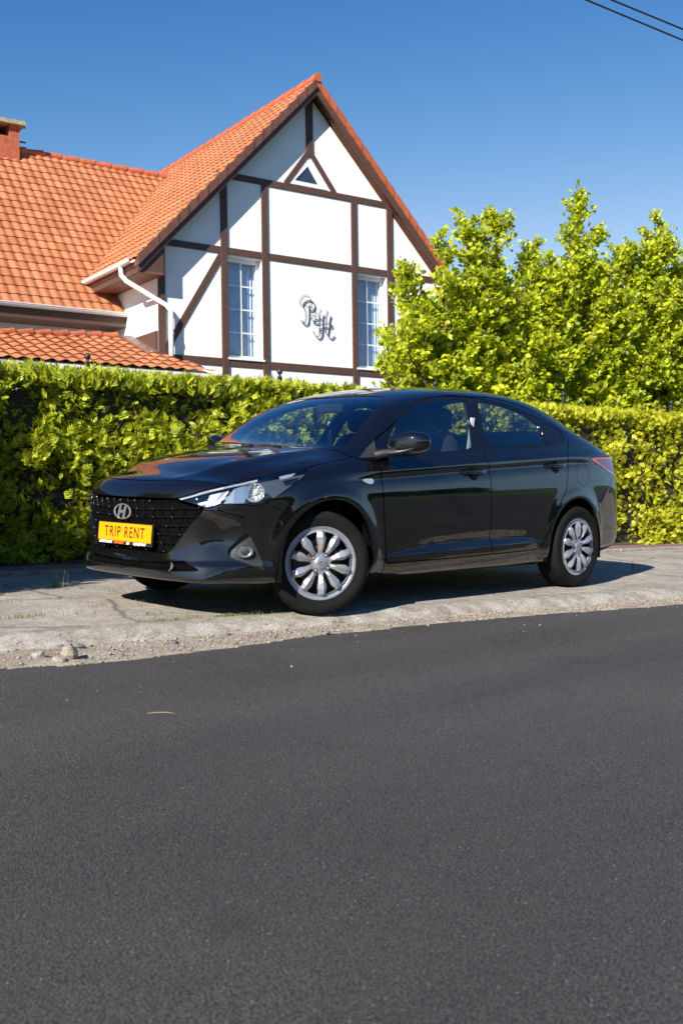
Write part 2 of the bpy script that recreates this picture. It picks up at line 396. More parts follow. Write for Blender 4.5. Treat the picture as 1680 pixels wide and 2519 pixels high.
def ftop(poly, zmin, grow=0):
    h = list(poly); poly = np.array(h + [(x, -y) for x, y in h[::-1]])
    def f(P):
        r = np.full(len(P), .5); k = P[:, 2] > (zmin(P) if callable(zmin) else zmin)
        k &= (P[:, 0] > poly[:, 0].min() - .2) & (P[:, 0] < poly[:, 0].max() + .2)
        r[k] = sdf(P[k][:, :2], poly) - grow; return r
    return f
P0, T0 = dense(3)
S = Surf(P0, T0)
def sm(t): t = np.clip(t, 0, 1); return t * t * (3 - 2 * t)
# --- creases on the flanks: split along the ridge and the valley, then push out
ZV = lambda x: np.interp(-x, [.50, .60, .90, 1.2, 1.55, 1.96, 2.04, 2.10], [.322, .340, .374, .389, .398, .391, .380, .364])
ZR = lambda x: np.interp(-x, [.50, 2.10], [.318, .362])
T = T0
a, b = S.split(T, lambda P: np.where((P[:, 0] < -.4) & (P[:, 0] > -2.25) & (np.abs(P[:, 1]) > .5), P[:, 2] - ZV(P[:, 0]), P[:, 2] - .1 * 0 - .38)); T = np.vstack([a, b])
a, b = S.split(T, lambda P: P[:, 2] - ZR(P[:, 0])); T = np.vstack([a, b])
a, b = S.split(T, lambda P: P[:, 2] - .30); T = np.vstack([a, b])
for o_ in (.006, -.006, .014): a, b = S.split(T, lambda P: P[:, 2] - ZR(P[:, 0]) - o_); T = np.vstack([a, b])
for o_ in (-.006, .006): a, b = S.split(T, lambda P: np.where((P[:, 0] < -.4) & (P[:, 0] > -2.25), P[:, 2] - ZV(P[:, 0]) - o_, P[:, 2] - .38 - o_)); T = np.vstack([a, b])
CR = lambda x: np.interp(-x, [-.3, .43, 1.5, 2.47, 3.0], [.81, .843, .915, .974, .985])
for o_ in (0, .007, -.007): a, b = S.split(T, lambda P: np.where(np.abs(P[:, 1]) > .6, P[:, 2] - CR(P[:, 0]) - o_, .3)); T = np.vstack([a, b])
def displace(P):
    D = np.zeros_like(P); x, y, z = P.T; ay = np.abs(y); sg = np.sign(y)
    side = sm((ay - .70) / .06)
    # lower door flare
    m = (x < -.42) & (x > -2.18); zv = ZV(x); zr = ZR(x); gap = np.maximum(zv - zr, 0)
    dl = .012 * np.clip(gap / .045, 0, 1)
    up = np.where(z > zv, 0, np.where(z > zr, dl * (zv - z) / np.maximum(gap, 1e-4), dl))
    vall = -.016 * np.exp(-((z - zv) / .05) ** 2) * (z > zv) * np.clip(gap / .045, 0, 1) - .016 * (z <= zv) * np.clip(1 - (zv - z) / np.maximum(gap, 1e-4), 0, 1) * np.clip(gap / .045, 0, 1)
    D[:, 1] += sg * side * np.where(m, up + vall, 0)
    # shoulder crease: crisp outward ridge
    cr = CR(x); dz = z - cr
    wgt = sm((-x + .1) / .6) * sm((3.1 + x) / .5) * side
    D[:, 1] += sg * wgt * np.where(dz > 0, -.20 * np.minimum(dz, .040), -.012 * np.clip(-dz / .05, 0, 1) * np.exp(-np.maximum(-dz - .05, 0) / .05))
    # wheel-arch flares
    for cx in (-.01, -2.595):
        d = np.hypot(x - cx, z - .315); k = np.exp(-(np.maximum(d - .375, 0) / .055) ** 2) * (z > .2) * (z < .82)
        D[:, 1] += sg * side * k * .016
    # bumper lip
    fr = sm((x - .28) / .2); lip = sm((.335 - z) / .05) * sm((z - .15) / .06)
    nx = S.N[:, 0]; ny = S.N[:, 1]; nl = np.maximum(np.hypot(nx, ny), 1e-6)
    D[:, 0] += fr * lip * .016 * nx / nl; D[:, 1] += fr * lip * .016 * ny / nl
    # facet running from the lamp down to the fog pocket
    pl = sm((x - .30) / .15) * (z < .64)
    q = ay - x
    rid = np.exp(-((z - np.interp(q, [-.15, .0, .2], [.62, .585, .545])) / .022) ** 2) * sm((q + .2) / .08) * sm((.25 - q) / .1)
    D[:, 0] += pl * rid * .010 * nx / nl; D[:, 1] += pl * rid * .010 * ny / nl
    hol = np.exp(-((q - .02) / .16) ** 2 - ((z - .45) / .09) ** 2)
    D[:, 0] -= pl * hol * .022 * nx / nl; D[:, 1] -= pl * hol * .022 * ny / nl
    # hood ridges
    hz = (z > .73) & (x > -.35)
    yl = np.interp(x, [-.3, .3, .75], [.56, .50, .30])
    D[:, 2] += np.where(hz, .006 * np.exp(-((ay - yl) / .06) ** 2) * sm((x + .30) / .25) * sm((.80 - x) / .25), 0)
    D[:, 2] -= np.where(hz, .006 * np.exp(-((ay - yl - .10) / .07) ** 2) * sm((x + .30) / .25) * sm((.70 - x) / .25), 0)
    return D
S.P = S.P + displace(S.P); S.N = vnorm(S.P, T)
# ---------------------------------------------------------------- outlines (metres, taken on the body)
FDOOR = [(-.427,.844),(-.437,.691),(-.465,.492),(-.500,.296),(-.518,.274),(-1.01,.281),(-1.554,.290),(-1.52,.577),(-1.498,.919),(-1.492,1.008),(-1.539,1.144),(-1.600,1.304),(-1.640,1.378),(-1.413,1.372),(-1.169,1.339),(-1.03,1.300),(-.889,1.237),(-.68,1.138),(-.50,1.041),(-.445,.928)]
RDOOR = [(-1.554,.290),(-1.977,.298),(-2.087,.303),(-2.151,.333),(-2.206,.412),(-2.338,.626),(-2.432,.741),(-2.461,.865),(-2.48,.974),(-2.525,1.047),(-2.585,1.10),(-2.60,1.150),(-2.53,1.20),(-2.435,1.255),(-2.269,1.325),(-2.077,1.365),(-1.869,1.384),(-1.640,1.378),(-1.600,1.304),(-1.539,1.144),(-1.492,1.008),(-1.498,.919),(-1.52,.577)]
FGLASS = [(-.545,.936),(-.62,1.06),(-.70,1.128),(-.789,1.185),(-.902,1.240),(-1.041,1.290),(-1.164,1.320),(-1.374,1.345),(-1.56,1.350),(-1.498,1.241),(-1.444,1.113),(-1.396,1.002),(-.914,.964)]
RGLASS = [(-1.67,1.350),(-1.83,1.345),(-1.991,1.325),(-2.12,1.292),(-2.215,1.255),(-2.262,1.205),(-2.252,1.129),(-2.219,1.059),(-1.555,1.019),(-1.60,1.165)]
QGLASS = [(-2.275,1.215),(-2.385,1.222),(-2.462,1.200),(-2.52,1.170),(-2.528,1.139),(-2.452,1.095),(-2.356,1.069),(-2.25,1.062),(-2.282,1.129)]
DLO = [(-.50,.925),(-.60,1.075),(-.68,1.133),(-.789,1.207),(-.902,1.262),(-1.041,1.312),(-1.164,1.342),(-1.374,1.366),(-1.60,1.371),(-1.83,1.366),(-2.0,1.346),(-2.15,1.308),(-2.30,1.268),(-2.462,1.222),(-2.545,1.180),(-2.56,1.140),(-2.50,1.085),(-2.356,1.052),(-2.22,1.043),(-1.5,.996),(-.914,.948)]
HEADL = [(-.365,.667),(-.141,.717),(.018,.749),(.168,.777),(.352,.805),(.48,.828),(.604,.846),(.659,.855),(.652,.817),(.625,.796),(.551,.754),(.475,.711),(.382,.664),(.299,.639),(.249,.637),(.15,.645),(.064,.646),(-.022,.636),(-.102,.620),(-.231,.644)]
TAILL = [(2.79,.976),(2.97,.985),(3.2,.992),(3.62,.995),(3.66,.93),(3.50,.86),(3.36,.845),(3.28,.838),(3.15,.862),(2.96,.918),(2.84,.945)]
GRILLE = [(0,.668),(.2,.669),(.427,.670),(.518,.646),(.592,.621),(.555,.578),(.519,.536),(.45,.440),(.41,.385),(.37,.355),(.21,.340),(0,.336),(-.05,.4),(-.05,.6)]
LOWG = [(0,.305),(.212,.311),(.486,.323),(.593,.272),(.399,.260),(.098,.253),(0,.251),(-.05,.26),(-.05,.3)]
FOG = [(.205,.488),(.160,.462),(.105,.425),(.066,.398),(.055,.375),(.075,.352),(.14,.332),(.245,.306),(.345,.276),(.325,.330),(.285,.395),(.245,.45)]
HOODP = [(-.03,0),(-.045,.2),(-.11,.42),(-.225,.672),(-.25,.765),(-.198,.765),(-.036,.765),(.106,.764),(.258,.738),(.366,.718),(.496,.664),(.598,.616),(.622,.575),(.662,.506),(.716,.389),(.748,.247),(.762,.14),(.766,0)]
WSP = [(-.075,0),(-.085,.15),(-.13,.30),(-.175,.40),(-.24,.55),(-.300,.667),(-.446,.627),(-.634,.568),(-.78,.510),(-.865,.462),(-.835,.25),(-.81,0)]
RWP = [(-2.42,0),(-2.44,.30),(-2.49,.47),(-2.60,.54),(-2.88,.60),(-2.93,.56),(-2.95,.30),(-2.95,0)]
TRUNK = [(-2.985,0),(-2.985,.30),(-2.97,.60),(-3.05,.655),(-3.30,.62),(-3.60,.58),(-3.60,0)]
G = .0035
mir = {1: 'left', -1: 'right'}
def arch(P):
    r = np.full(len(P), .5); k = np.abs(P[:, 1]) > .40
    Q = P[k]; d = np.full(len(Q), .5)
    for cx, rr in ((-.008, .357), (-2.595, .355)):
        dz = np.maximum(Q[:, 2] - .315, 0); d = np.minimum(d, np.hypot(Q[:, 0] - cx, dz) - rr)
    r[k] = d; return r
Tw, T = S.split(T, arch)
inner_src = T
parts = {}
def take(T, f, g=G):
    v = f(S.P); a, rest = S.split(T, v + g)
    v = f(S.P); b, rest = S.split(rest, v - g)
    return a, rest
def takeboth(T, name, mk, g=G):
    for sgn in (1, -1):
        a, T = take(T, mk(sgn), g); parts[(name, sgn)] = a
    return T
def cutout(T, f):
    a, rest = S.split(T, f(S.P)); return a, rest
full = T
for sgn in (1, -1):
    for nm, pl in (('fg', FGLASS), ('rg', RGLASS), ('qg', QGLASS)):
        parts[(nm, sgn)], T = cutout(T, fside(chaikin(pl, 2), sgn))
    parts[('dlo', sgn)], T = cutout(T, fside(chaikin(DLO, 2), sgn))
parts['ws'], T = cutout(T, ftop(WSP, .8)); parts['rw'], T = cutout(T, ftop(RWP, .95))
for sgn in (1, -1):
    parts[('hl', sgn)], T = take(T, fdiag(HEADL, sgn), .0025)
    parts[('tl', sgn)], T = take(T, frear(TAILL, sgn), .0025)
parts['gr'], T = cutout(T, ffront(GRILLE, 0, .55)); parts['lg'], T = cutout(T, ffront(LOWG, 0, .5))
for sgn in (1, -1): parts[('fog', sgn)], T = cutout(T, (lambda f: lambda P: np.where(P[:, 2] < .6, f(P), .5))(fdiag(FOG, sgn)))
shell_T = np.vstack([T, parts[('dlo', 1)], parts[('dlo', -1)]])
zh = lambda P: .70 + np.clip(.6 - P[:, 0], 0, 1) * .15
parts['hood'], T = take(T, ftop(HOODP, zh))
for sgn in (1, -1):
    for nm, cx, cz in (('h1', -1.325, .836), ('h2', -2.292, .895)):
        f = (lambda cx, cz, sgn: lambda P: np.where(P[:, 1] * sgn > .5, np.hypot((P[:, 0] - cx) / 1.15, P[:, 2] - cz) - .046, .5))(cx, cz, sgn)
        parts[(nm, sgn)], T = cutout(T, f)
    parts[('fuel', sgn)] = None
    parts[('ind', sgn)], T = cutout(T, fside(chaikin([(-.252,.786),(-.283,.796),(-.351,.798),(-.362,.784),(-.352,.766),(-.326,.760),(-.291,.768)], 1), sgn))
parts[('fuel', 1)], T = take(T, lambda P: np.where(P[:, 1] > .5, np.hypot(P[:, 0] + 2.674, P[:, 2] - .850) - .092, .5), .0018)
T = takeboth(T, 'fd', lambda s: fside(FDOOR, s, 0, .4)); T = takeboth(T, 'rd', lambda s: fside(RDOOR, s, 0, .4))
def fbump(P):      # front bumper: ahead of the seam, under hood and lamps
    x = P[:, 0]; y = np.abs(P[:, 1]); z = P[:, 2]; seam = np.interp(z, [.18, .543, .615, .646, .9], [.20, .232, .346, .427, .52])
    return -(x - seam)
parts['fb'], T = take(T, fbump)
T = takeboth(T, 'fen', lambda s: lambda P: np.maximum(np.maximum(-(P[:, 0] + .49), .66 - P[:, 1] * s), P[:, 2] - np.interp(P[:, 0], [-.5, -.3, -.25, -.2, 1], [.895, .910, .93, 1.2, 1.2])))
parts['tr'], T = take(T, ftop(TRUNK, lambda P: .80 + 0 * P[:, 0]))
parts['rb'], T = take(T, lambda P: (P[:, 0] + np.interp(P[:, 2], [.2, .60, .66, .83, .86], [2.85, 2.88, 2.98, 3.22, 6.0])))
# ---------------------------------------------------------------- panels
def cobj(name, T, mat, parent=car, off=0):
    return S.obj(name, T, mat, parent, off)
body = cobj('body', T, PAINT)
fb = cobj('front_bumper', parts['fb'], PAINT); cobj('rear_bumper', parts['rb'], PAINT); hood = cobj('hood', parts['hood'], PAINT); cobj('trunk_lid', parts['tr'], PAINT)
doors = {}
for sgn in (1, -1):
    cobj('front_fender', parts[('fen', sgn)], PAINT); doors[('f', sgn)] = cobj('front_door', parts[('fd', sgn)], PAINT); doors[('r', sgn)] = cobj('rear_door', parts[('rd', sgn)], PAINT)
    cobj('window', parts[('fg', sgn)], GLASS, doors[('f', sgn)], -.004); cobj('window', parts[('rg', sgn)], GLASS, doors[('r', sgn)], -.004)
    cobj('quarter_window', parts[('qg', sgn)], GLOSS, doors[('r', sgn)], -.004)
    cobj('window_frame', parts[('dlo', sgn)], GLOSS, car, -.003)
    for nm, d in (('h1', 'f'), ('h2', 'r')):
        TT = parts[(nm, sgn)]; u, inv = np.unique(TT, return_inverse=True); inv = inv.reshape(TT.shape)
        c = S.P[u].mean(0); rr = np.linalg.norm((S.P[u] - c)[:, [0, 2]], axis=1) / .051
        dep = .030 * np.clip(1 - rr ** 3, 0, 1); V = S.P[u].copy(); V[:, 1] -= sgn * dep
        mesh('handle_cup', V, inv, PAINT, doors[(d, sgn)])
    cobj('side_indicator', parts[('ind', sgn)], pm('indicator_lens', (.62, .62, .60), .08, .5, 1), car, .004)
cobj('fuel_flap', parts[('fuel', 1)], PAINT)
cobj('windshield', parts['ws'], WSGLASS, car, -.003); cobj('rear_window', parts['rw'], GLASS, car, -.003)
# inner shell seen through the gaps and windows, and the rims of the openings
si = S.obj('inner_shell', shell_T, INNER, car, -.018)
V, F = S.rim(np.vstack([shell_T]), .018, out=-.001); mesh('opening_edges', V, F, GLOSS, car, False)
# wheel houses and floor
for cx in (-.008, -2.595):
    for s in (1, -1):
        mb = MB(); n = 24; prof = []
        for k in range(n + 1):
            a_ = math.pi * k / n; prof.append((cx + .362 * math.cos(a_), .315 + .362 * math.sin(a_)))
        prof = [(cx + .362, .205)] + prof + [(cx - .362, .205)]
        V = [(x, s * .835, z) for x, z in prof] + [(x, s * .42, z) for x, z in prof]; m_ = len(prof)
        mb.add(V, [(i, i + 1, m_ + i + 1, m_ + i) for i in range(m_ - 1)] + [tuple(range(m_, 2 * m_))])
        mb.build('wheel_housing', INNER, car, True, flipfix=False)
mb = MB()
mb.box((.37, -.55, .215), (.62, .55, .26)); mb.box((-2.21, -.76, .185), (-.40, .76, .25)); mb.box((-3.25, -.60, .25), (-2.96, .60, .32)); mb.box((-3.0, -.45, .215), (.5, .45, .27))
mb.box((-2.18, .50, .17), (-1.98, .60, .22))
mb.build('underbody', INNER, car)
# ---------------------------------------------------------------- front details
BV = BVHTree.FromPolygons([Vector(p) for p in S.P], [tuple(map(int, t)) for t in full])
def on_front(y, z, off=0):
    h = BV.ray_cast(Vector((2, y, z)), Vector((-1, 0, 0)))
    return (h[0] + h[1] * off, h[1]) if h[0] else (Vector((.8, y, z)), Vector((1, 0, 0)))
def on_side(x, z, s=1, off=0):
    h = BV.ray_cast(Vector((x, 2 * s, z)), Vector((0, -s, 0)))
    return (h[0] + h[1] * off, h[1]) if h[0] else (Vector((x, .8 * s, z)), Vector((0, s, 0)))
def on_diag(q, z, s=1, off=0):     # along the lamp's own direction
    d = Vector((-1, -s, 0)).normalized(); c = Vector((0, q * s, z)) + Vector((0, 0, 0))
    # line (x, y) with s*y - x = q
    h = BV.ray_cast(Vector((2 - q / 2, s * (2 + q / 2), z)), d)
    return (h[0] + h[1] * off, h[1]) if h[0] else (Vector((.5, .7 * s, z)), Vector((.7, .7 * s, 0)))
for key, dep, nm in (('gr', .035, 'grille'), ('lg', .045, 'lower_grille')):
    TT = parts[key]; o = S.obj(nm, TT, {'gr': INNER, 'lg': INNER}[key], car, -dep)
    V, F = S.rim(TT, dep); mesh('grille_edge', V, F, PAINT if key == 'gr' else PLASTIC, o, False)
    parts[nm] = o
FOGP = pm('fog_pocket_plastic', (.024, .0235, .023), .5)
for s in (1, -1):
    TT = parts[('fog', s)]; o = S.obj('fog_pocket', TT, FOGP, car, -.026); V, F = S.rim(TT, .026); mesh('fog_pocket_edge', V, F, FOGP, o, False)
REFL = pm('lamp_reflector', (.62, .63, .66), .22, .85, .6)
# grille lattice: slanted bars crossing long flat arcs, small bright studs at the crossings
bars = MB(); studs = MB(); inpoly = lambda y, z, g=0: sdf(np.array([[abs(y), z]]), GRILLE)[0] < -g
PL = (-.27, .29, .375, .525)
rows = [lambda y, k=k: .372 + k * .046 + .055 * (y * y) * (k / 3 - .6) for k in range(7)]
for k, f in enumerate(rows):
    seg = []
    for i in range(-60, 61):
        y = i * .01; z = f(y)
        if inpoly(y, z, .002):
            p, n_ = on_front(y, z, -.020); seg.append(p)
        else:
            if len(seg) > 2: bars.tube(seg, .0024, 5)
            seg = []
    if len(seg) > 2: bars.tube(seg, .0024, 5)
for i in range(-9, 10):
    for dr in (1, -1):
        seg = []
        for j in range(0, 34):
            z = .338 + j * .010; y = i * .072 + dr * (z - .5) * .42 * (1 if i >= 0 else 1)
            if inpoly(y, z, .002):
                seg.append(on_front(y, z, -.018)[0])
            else:
                if len(seg) > 2: bars.tube(seg, .0022, 5)
                seg = []
        if len(seg) > 2: bars.tube(seg, .0022, 5)
random.seed(3)
for k, f in enumerate(rows):
    for i in range(-9, 10):
        z0 = f(i * .072); y = i * .072 + (1 if (k % 2) else -1) * (z0 - .5) * .42; z = f(y)
        if inpoly(y, z, .012) and (i + k) % 2 == 0 and not (PL[0] < y < PL[1] and PL[2] < z < PL[3]) and math.hypot(y, z - .58) > .075:
            p, n_ = on_front(y, z, -.012); r = .0036
            a_ = n_.orthogonal().normalized(); b_ = n_.cross(a_)
            studs.add([p + n_ * .004] + [p + (a_ * math.cos(t) + b_ * math.sin(t)) * r for t in [math.pi / 2 * q for q in range(4)]], [(0, 1, 2), (0, 2, 3), (0, 3, 4), (0, 4, 1)])
nb_ = len(bars.F); bars.add(studs.V, studs.F)
mesh('grille_lattice', bars.V, bars.F, [pm('grille_black', (.002, .002, .002), .3, spec=.25), CHROME], parts['grille'], False, midx=[0] * nb_ + [1] * (len(bars.F) - nb_))
lb = MB()
inl = lambda y, z: sdf(np.array([[abs(y), z]]), LOWG)[0] < -.001
for i in range(-50, 51):
    for dr in (1, -1):
        seg = []
        for j in range(0, 12):
            z = .245 + j * .008; y = i * .0125 + dr * (z - .28) * .9
            if inl(y, z): seg.append(on_front(y, z, -.022)[0])
        if len(seg) > 1: lb.tube(seg, .0022, 4)
lb.build('lower_grille_mesh', INNER, parts['lower_grille']); FINM = pm('mid_grey_plastic', (.05, .05, .05), .45)
for s in (1, -1):
    A = []; B = []
    for k in range(13):
        t = k / 12; z = .262 + .050 * t; yo = .385 + .055 * math.sin(math.pi * (.18 + t * .62)); w_ = .018 * math.sin(math.pi * (.08 + .84 * t))
        A.append(on_front(s * yo, z, .002)[0]); B.append(on_front(s * (yo - w_), z, .001)[0])
    mesh('lower_grille_fin', A + B, [(k, k + 1, 14 + k, 13 + k) for k in range(12)], FINM, parts['lower_grille'], False)
# fog lamps
for s in (1, -1):
    c, n_ = on_diag(.19, .382, s, -.012); n_ = Vector((.62, .78 * s, 0)).normalized(); side = Vector((-n_.y, n_.x, 0)) * s
    T_ = lambda x, y, z: c + side * x * 1.25 + Vector((0, 0, 1)) * y * .95 + n_ * z
    m1 = MB(); m1.lathe([(.038, .002), (.036, -.002), (.030, -.008), (.018, -.014), (0.001, -.018)], 28, T_); fl = m1.build('fog_lamp', REFL, car, True)
    m2 = MB(); m2.lathe([(.040, .004), (.034, .010), (.018, .014), (0.001, .015)], 28, T_); m2.build('fog_lens', LENS, fl, True)
    m3 = MB(); m3.lathe([(.020, -.012), (.018, .000), (.001, .004)], 14, T_); m3.build('fog_bulb', PLASTIC, fl, True)
# headlights
HLDARK = pm('lamp_housing', (.10, .11, .125), .3, .4)
for s in (1, -1):
    TT = parts[('hl', s)]
    hl = S.obj('headlight', TT, LENS, car, .001)
    V, F = S.rim(TT, .0); nh_ = len(V) // 2; V[nh_:] += np.array([-.065, -.050 * s, -.004]); mesh('headlight_rim', V, F, HLDARK, hl, False)
    u, inv = np.unique(TT, return_inverse=True); inv = inv.reshape(TT.shape)
    V = S.P[u] + np.array([-.065, -.050 * s, -.004]); mesh('headlight_housing', V, inv, HLDARK, hl)
    # reflector bowl
    c, n_ = on_diag(.262, .712, s, -.008); n_ = Vector((.80, .60 * s, .05)).normalized(); side = Vector((-n_.y, n_.x, 0)).normalized() * s; upv = n_.cross(side) * s * 1.0
    if upv.z < 0: upv = -upv
    T_ = lambda x, y, z: c + side * x + upv * y + n_ * z
    mb = MB(); prof = [(.056, -.004), (.055, -.010), (.050, -.020), (.039, -.030), (.022, -.038), (.008, -.040)]
    n = 40; V = []
    for r, z in prof:
        for k in range(n):
            t = 2 * math.pi * k / n; fz = .0035 * ((k // 2 + prof.index((r, z))) % 2); V.append(T_(r * math.cos(t), min(r * math.sin(t), .058) * .98, z + fz))
    mb.add(V, [(i * n + k, i * n + (k + 1) % n, (i + 1) * n + (k + 1) % n, (i + 1) * n + k) for i in range(len(prof) - 1) for k in range(n)]); mb.build('reflector', REFL, hl, False, flipfix=False)
    mb = MB(); mb.lathe([(.012, -.05), (.012, -.02), (.001, -.016)], 14, T_); mb.build('bulb', pm('bulb_glass', (.7, .65, .5), .1, .3), hl, True)
    # faceted chrome wing inside, next to the bowl
    def strip(name, pts_top, pts_bot, off1, off2, mat):
        A = [on_diag(q, z, s, off1)[0] for q, z in pts_top]; B = [on_diag(q, z, s, off2)[0] for q, z in pts_bot]; n = len(A)
        mesh(name, A + B, [(i, i + 1, n + i + 1, n + i) for i in range(n - 1)], mat, hl, False)
    strip('lamp_wing', [(.10, .733), (.17, .748), (.235, .762)], [(.02, .652), (.10, .652), (.19, .652)], -.010, -.026, REFL)
    strip('lamp_wing', [(.055, .722), (.00, .712), (-.09, .695)], [(-.01, .655), (-.055, .640), (-.12, .632)], -.014, -.020, REFL)
    strip('running_light', [(-.34, .671), (-.141, .711), (.018, .741), (.168, .768), (.27, .786)], [(-.32, .664), (-.141, .701), (.018, .733), (.168, .762), (.27, .781)], -.006, -.012, pm('running_light_lens', (.45, .47, .50), .4, .3))
    strip('turn_lamp', [(.44, .806), (.50, .817), (.57, .828)], [(.45, .792), (.50, .799), (.54, .808)], -.008, -.010, pm('turn_lamp_reflector', (.35, .37, .42), .3, .3))
    TL = parts[('tl', s)]
    tl = S.obj('tail_lamp', TL, REDL, car, .001)
    u = np.unique(TL)
    # paler upper lens inside the red frame
    a_, _ = S.split(TL, frear(np.array(chaikin([(2.88,.968),(3.2,.975),(3.6,.98),(3.62,.90),(3.36,.862),(3.18,.885),(2.97,.938)], 1)), s))
    S.obj('lamp_lens', a_, REDP, tl, .0025)
# badge
mb = MB(); rx, rz = .086, .046; cyb, czb = -.003, .580
pc, pn = on_front(0, .58, .004); pn = Vector((pn.x, 0, pn.z)).normalized(); bu = Vector((-pn.z, 0, pn.x)).normalized()
def TB(y, z, d): return pc + Vector((0, 1, 0)) * y + bu * z + pn * d
n = 48; V = []
for k in range(n):
    t = 2 * math.pi * k / n; c_, s_ = math.cos(t), math.sin(t)
    for (rr, d) in ((1, .0), (.97, .006), (.90, .007), (.86, .001)): V.append(TB(rx * rr * c_, rz * rr * s_, d))
mb.add(V, [(4 * k + j, 4 * ((k + 1) % n) + j, 4 * ((k + 1) % n) + j + 1, 4 * k + j + 1) for k in range(n) for j in range(3)])
# slanted italic letter inside (seen from the front it leans to the driver's left)
def quadstrip(c0, c1, w0, w1, d=.006):
    mb.hexa([TB(y, z, h) for (y, z) in ((c0[0] - w0, c0[1]), (c1[0] - w1, c1[1])) for h in (0, d) for _ in (0,)] + [TB(y, z, h) for (y, z) in ((c0[0] + w0, c0[1]), (c1[0] + w1, c1[1])) for h in (0, d)])
quadstrip((-.036, -.033), (-.014, .039), .0105, .0105); quadstrip((.014, -.039), (.036, .033), .0105, .0105)
mb.hexa([TB(y, z, h) for (y, z, h) in ((-.030, -.012, 0), (-.030, -.012, .0055), (-.022, .005, 0), (-.022, .005, .0055), (.022, -.005, 0), (.022, -.005, .0055), (.030, .012, 0), (.030, .012, .0055))])
mb.build('badge', CHROME, car, False)
# number plate
pz0, pz1 = .392, .515; px_ = .850; tilt = math.tan(R(4))
def TP(y, z, d): return Vector((px_ - (z - pz0) * tilt + d - y * .02, y + .018, z))
mb = MB(); mb.box((-.268, .388, -.010), (.268, .516, .001), TP); plate = mb.build('number_plate', BLK, car, bevel=.002)
mb = MB(); mb.box((-.260, .4085, .0012), (.260, .5105, .0032), TP); mb.build('plate_face', YEL, plate, bevel=.0015)
text_mesh('TRIP RENT', .088, BLK, 'plate_lettering', plate, lambda x, y, z: TP(x * 1.0, .458 + y, .0036 + z), sx=.80, bold=.0004, space=1.22)
for body_, m_, x0, sx in (('AUTOPROKAT', WHT, -.180, 1.12), ('TRIP-RENT', ORG, -.048, 1.2), ('.RU', WHT, .040, 1.1), ('8(4012)37-00-37', WHT, .155, 1.0)):
    text_mesh(body_, .0185, m_, 'frame_lettering', plate, lambda x, y, z: TP(x + x0, .3975 + y, .0018 + z), sx=sx * .95, bold=.0010)
# ---------------------------------------------------------------- mirrors and handles
for s in (1, -1):
    prof = []; mb = MB(); n = 28; m_ = 14
    c = Vector((-.592, .925 * s, 1.010))
    V = []
    for i in range(m_ + 1):
        ph = math.pi * i / m_
        for k in range(n):
            t = 2 * math.pi * k / n
            # superellipsoid housing, x thin, y long
            ex = .75
            sx_ = math.copysign(abs(math.sin(ph) * math.cos(t)) ** ex, math.cos(t)); sz_ = math.copysign(abs(math.sin(ph) * math.sin(t)) ** ex, math.sin(t)); sy_ = math.copysign(abs(math.cos(ph)) ** .85, math.cos(ph))
            yy = sy_ * .134; zz = sz_ * (.077 - .10 * max(0, yy) * .2 - (.006 if yy < 0 else 0)); xx = sx_ * .085
            if xx < 0: xx *= .45
            zz += .012 * sy_ - .02 * xx / .075 * 0
            V.append(c + Vector((xx * 1 - yy * .28, yy * s, zz - abs(xx) * .0)))
    mb.add(V, [(i * n + k, i * n + (k + 1) % n, (i + 1) * n + (k + 1) % n, (i + 1) * n + k) for i in range(m_) for k in range(n)])
    dm = mb.build('door_mirror', PAINT, car, True)
    for p in dm.data.polygons: p.use_smooth = True
    mb = MB(); mb.tube([(-.43, .800 * s, .938), (-.455, .84 * s, .950), (-.50, .875 * s, .958), (-.54, .915 * s, .962)], [.030, .026, .024, .020], 12); mb.build('mirror_foot', RUBBER, dm, True)
    mb = MB(); mb.tube([(-.452, .845 * s, .952), (-.475, .90 * s, .955), (-.50, .96 * s, .965), (-.545, 1.0 * s, .982)], [.006, .011, .010, .003], 10); mb.build('mirror_trim', pm('satin_trim', (.05, .05, .055), .35, .3), dm, True)
    # triangular sail in front of the mirror
    A = [on_side(x, z, s, .003)[0] for x, z in ((-.30, .917), (-.445, .927), (-.485, 1.030), (-.40, .978))]
    mesh('mirror_sail', A, [(0, 1, 2, 3)] if s < 0 else [(3, 2, 1, 0)], PLASTIC, doors[('f', s)], False)
    for x0, x1, z0, z1, d in ((-1.203, -1.452, .840, .842, 'f'), (-2.165, -2.425, .897, .907, 'r')):
        mb = MB(); pts = []; n = 11
        for k in range(n):
            t = k / (n - 1); x = x0 + (x1 - x0) * t; z = z0 + (z1 - z0) * t
            pts.append(on_side(x, z, s, .004 + .030 * math.sin(math.pi * min(max(t, .0), 1)) ** .45)[0])
        V = []; nn = 10
        for k, p in enumerate(pts):
            hgt = .0135 * (1 if 0 < k < n - 1 else .6)
            for q in range(nn):
                a_ = 2 * math.pi * q / nn; V.append(p + Vector((0, .007 * math.cos(a_) * s, hgt * math.copysign(abs(math.sin(a_)) ** .6, math.sin(a_)))))
        mb.add(V, [(i * nn + k, i * nn + (k + 1) % nn, (i + 1) * nn + (k + 1) % nn, (i + 1) * nn + k) for i in range(n - 1) for k in range(nn)] + [tuple(range(nn)), tuple(range((n - 1) * nn, n * nn))])
        h_ = mb.build('handle', PAINT, doors[(d, s)], True)
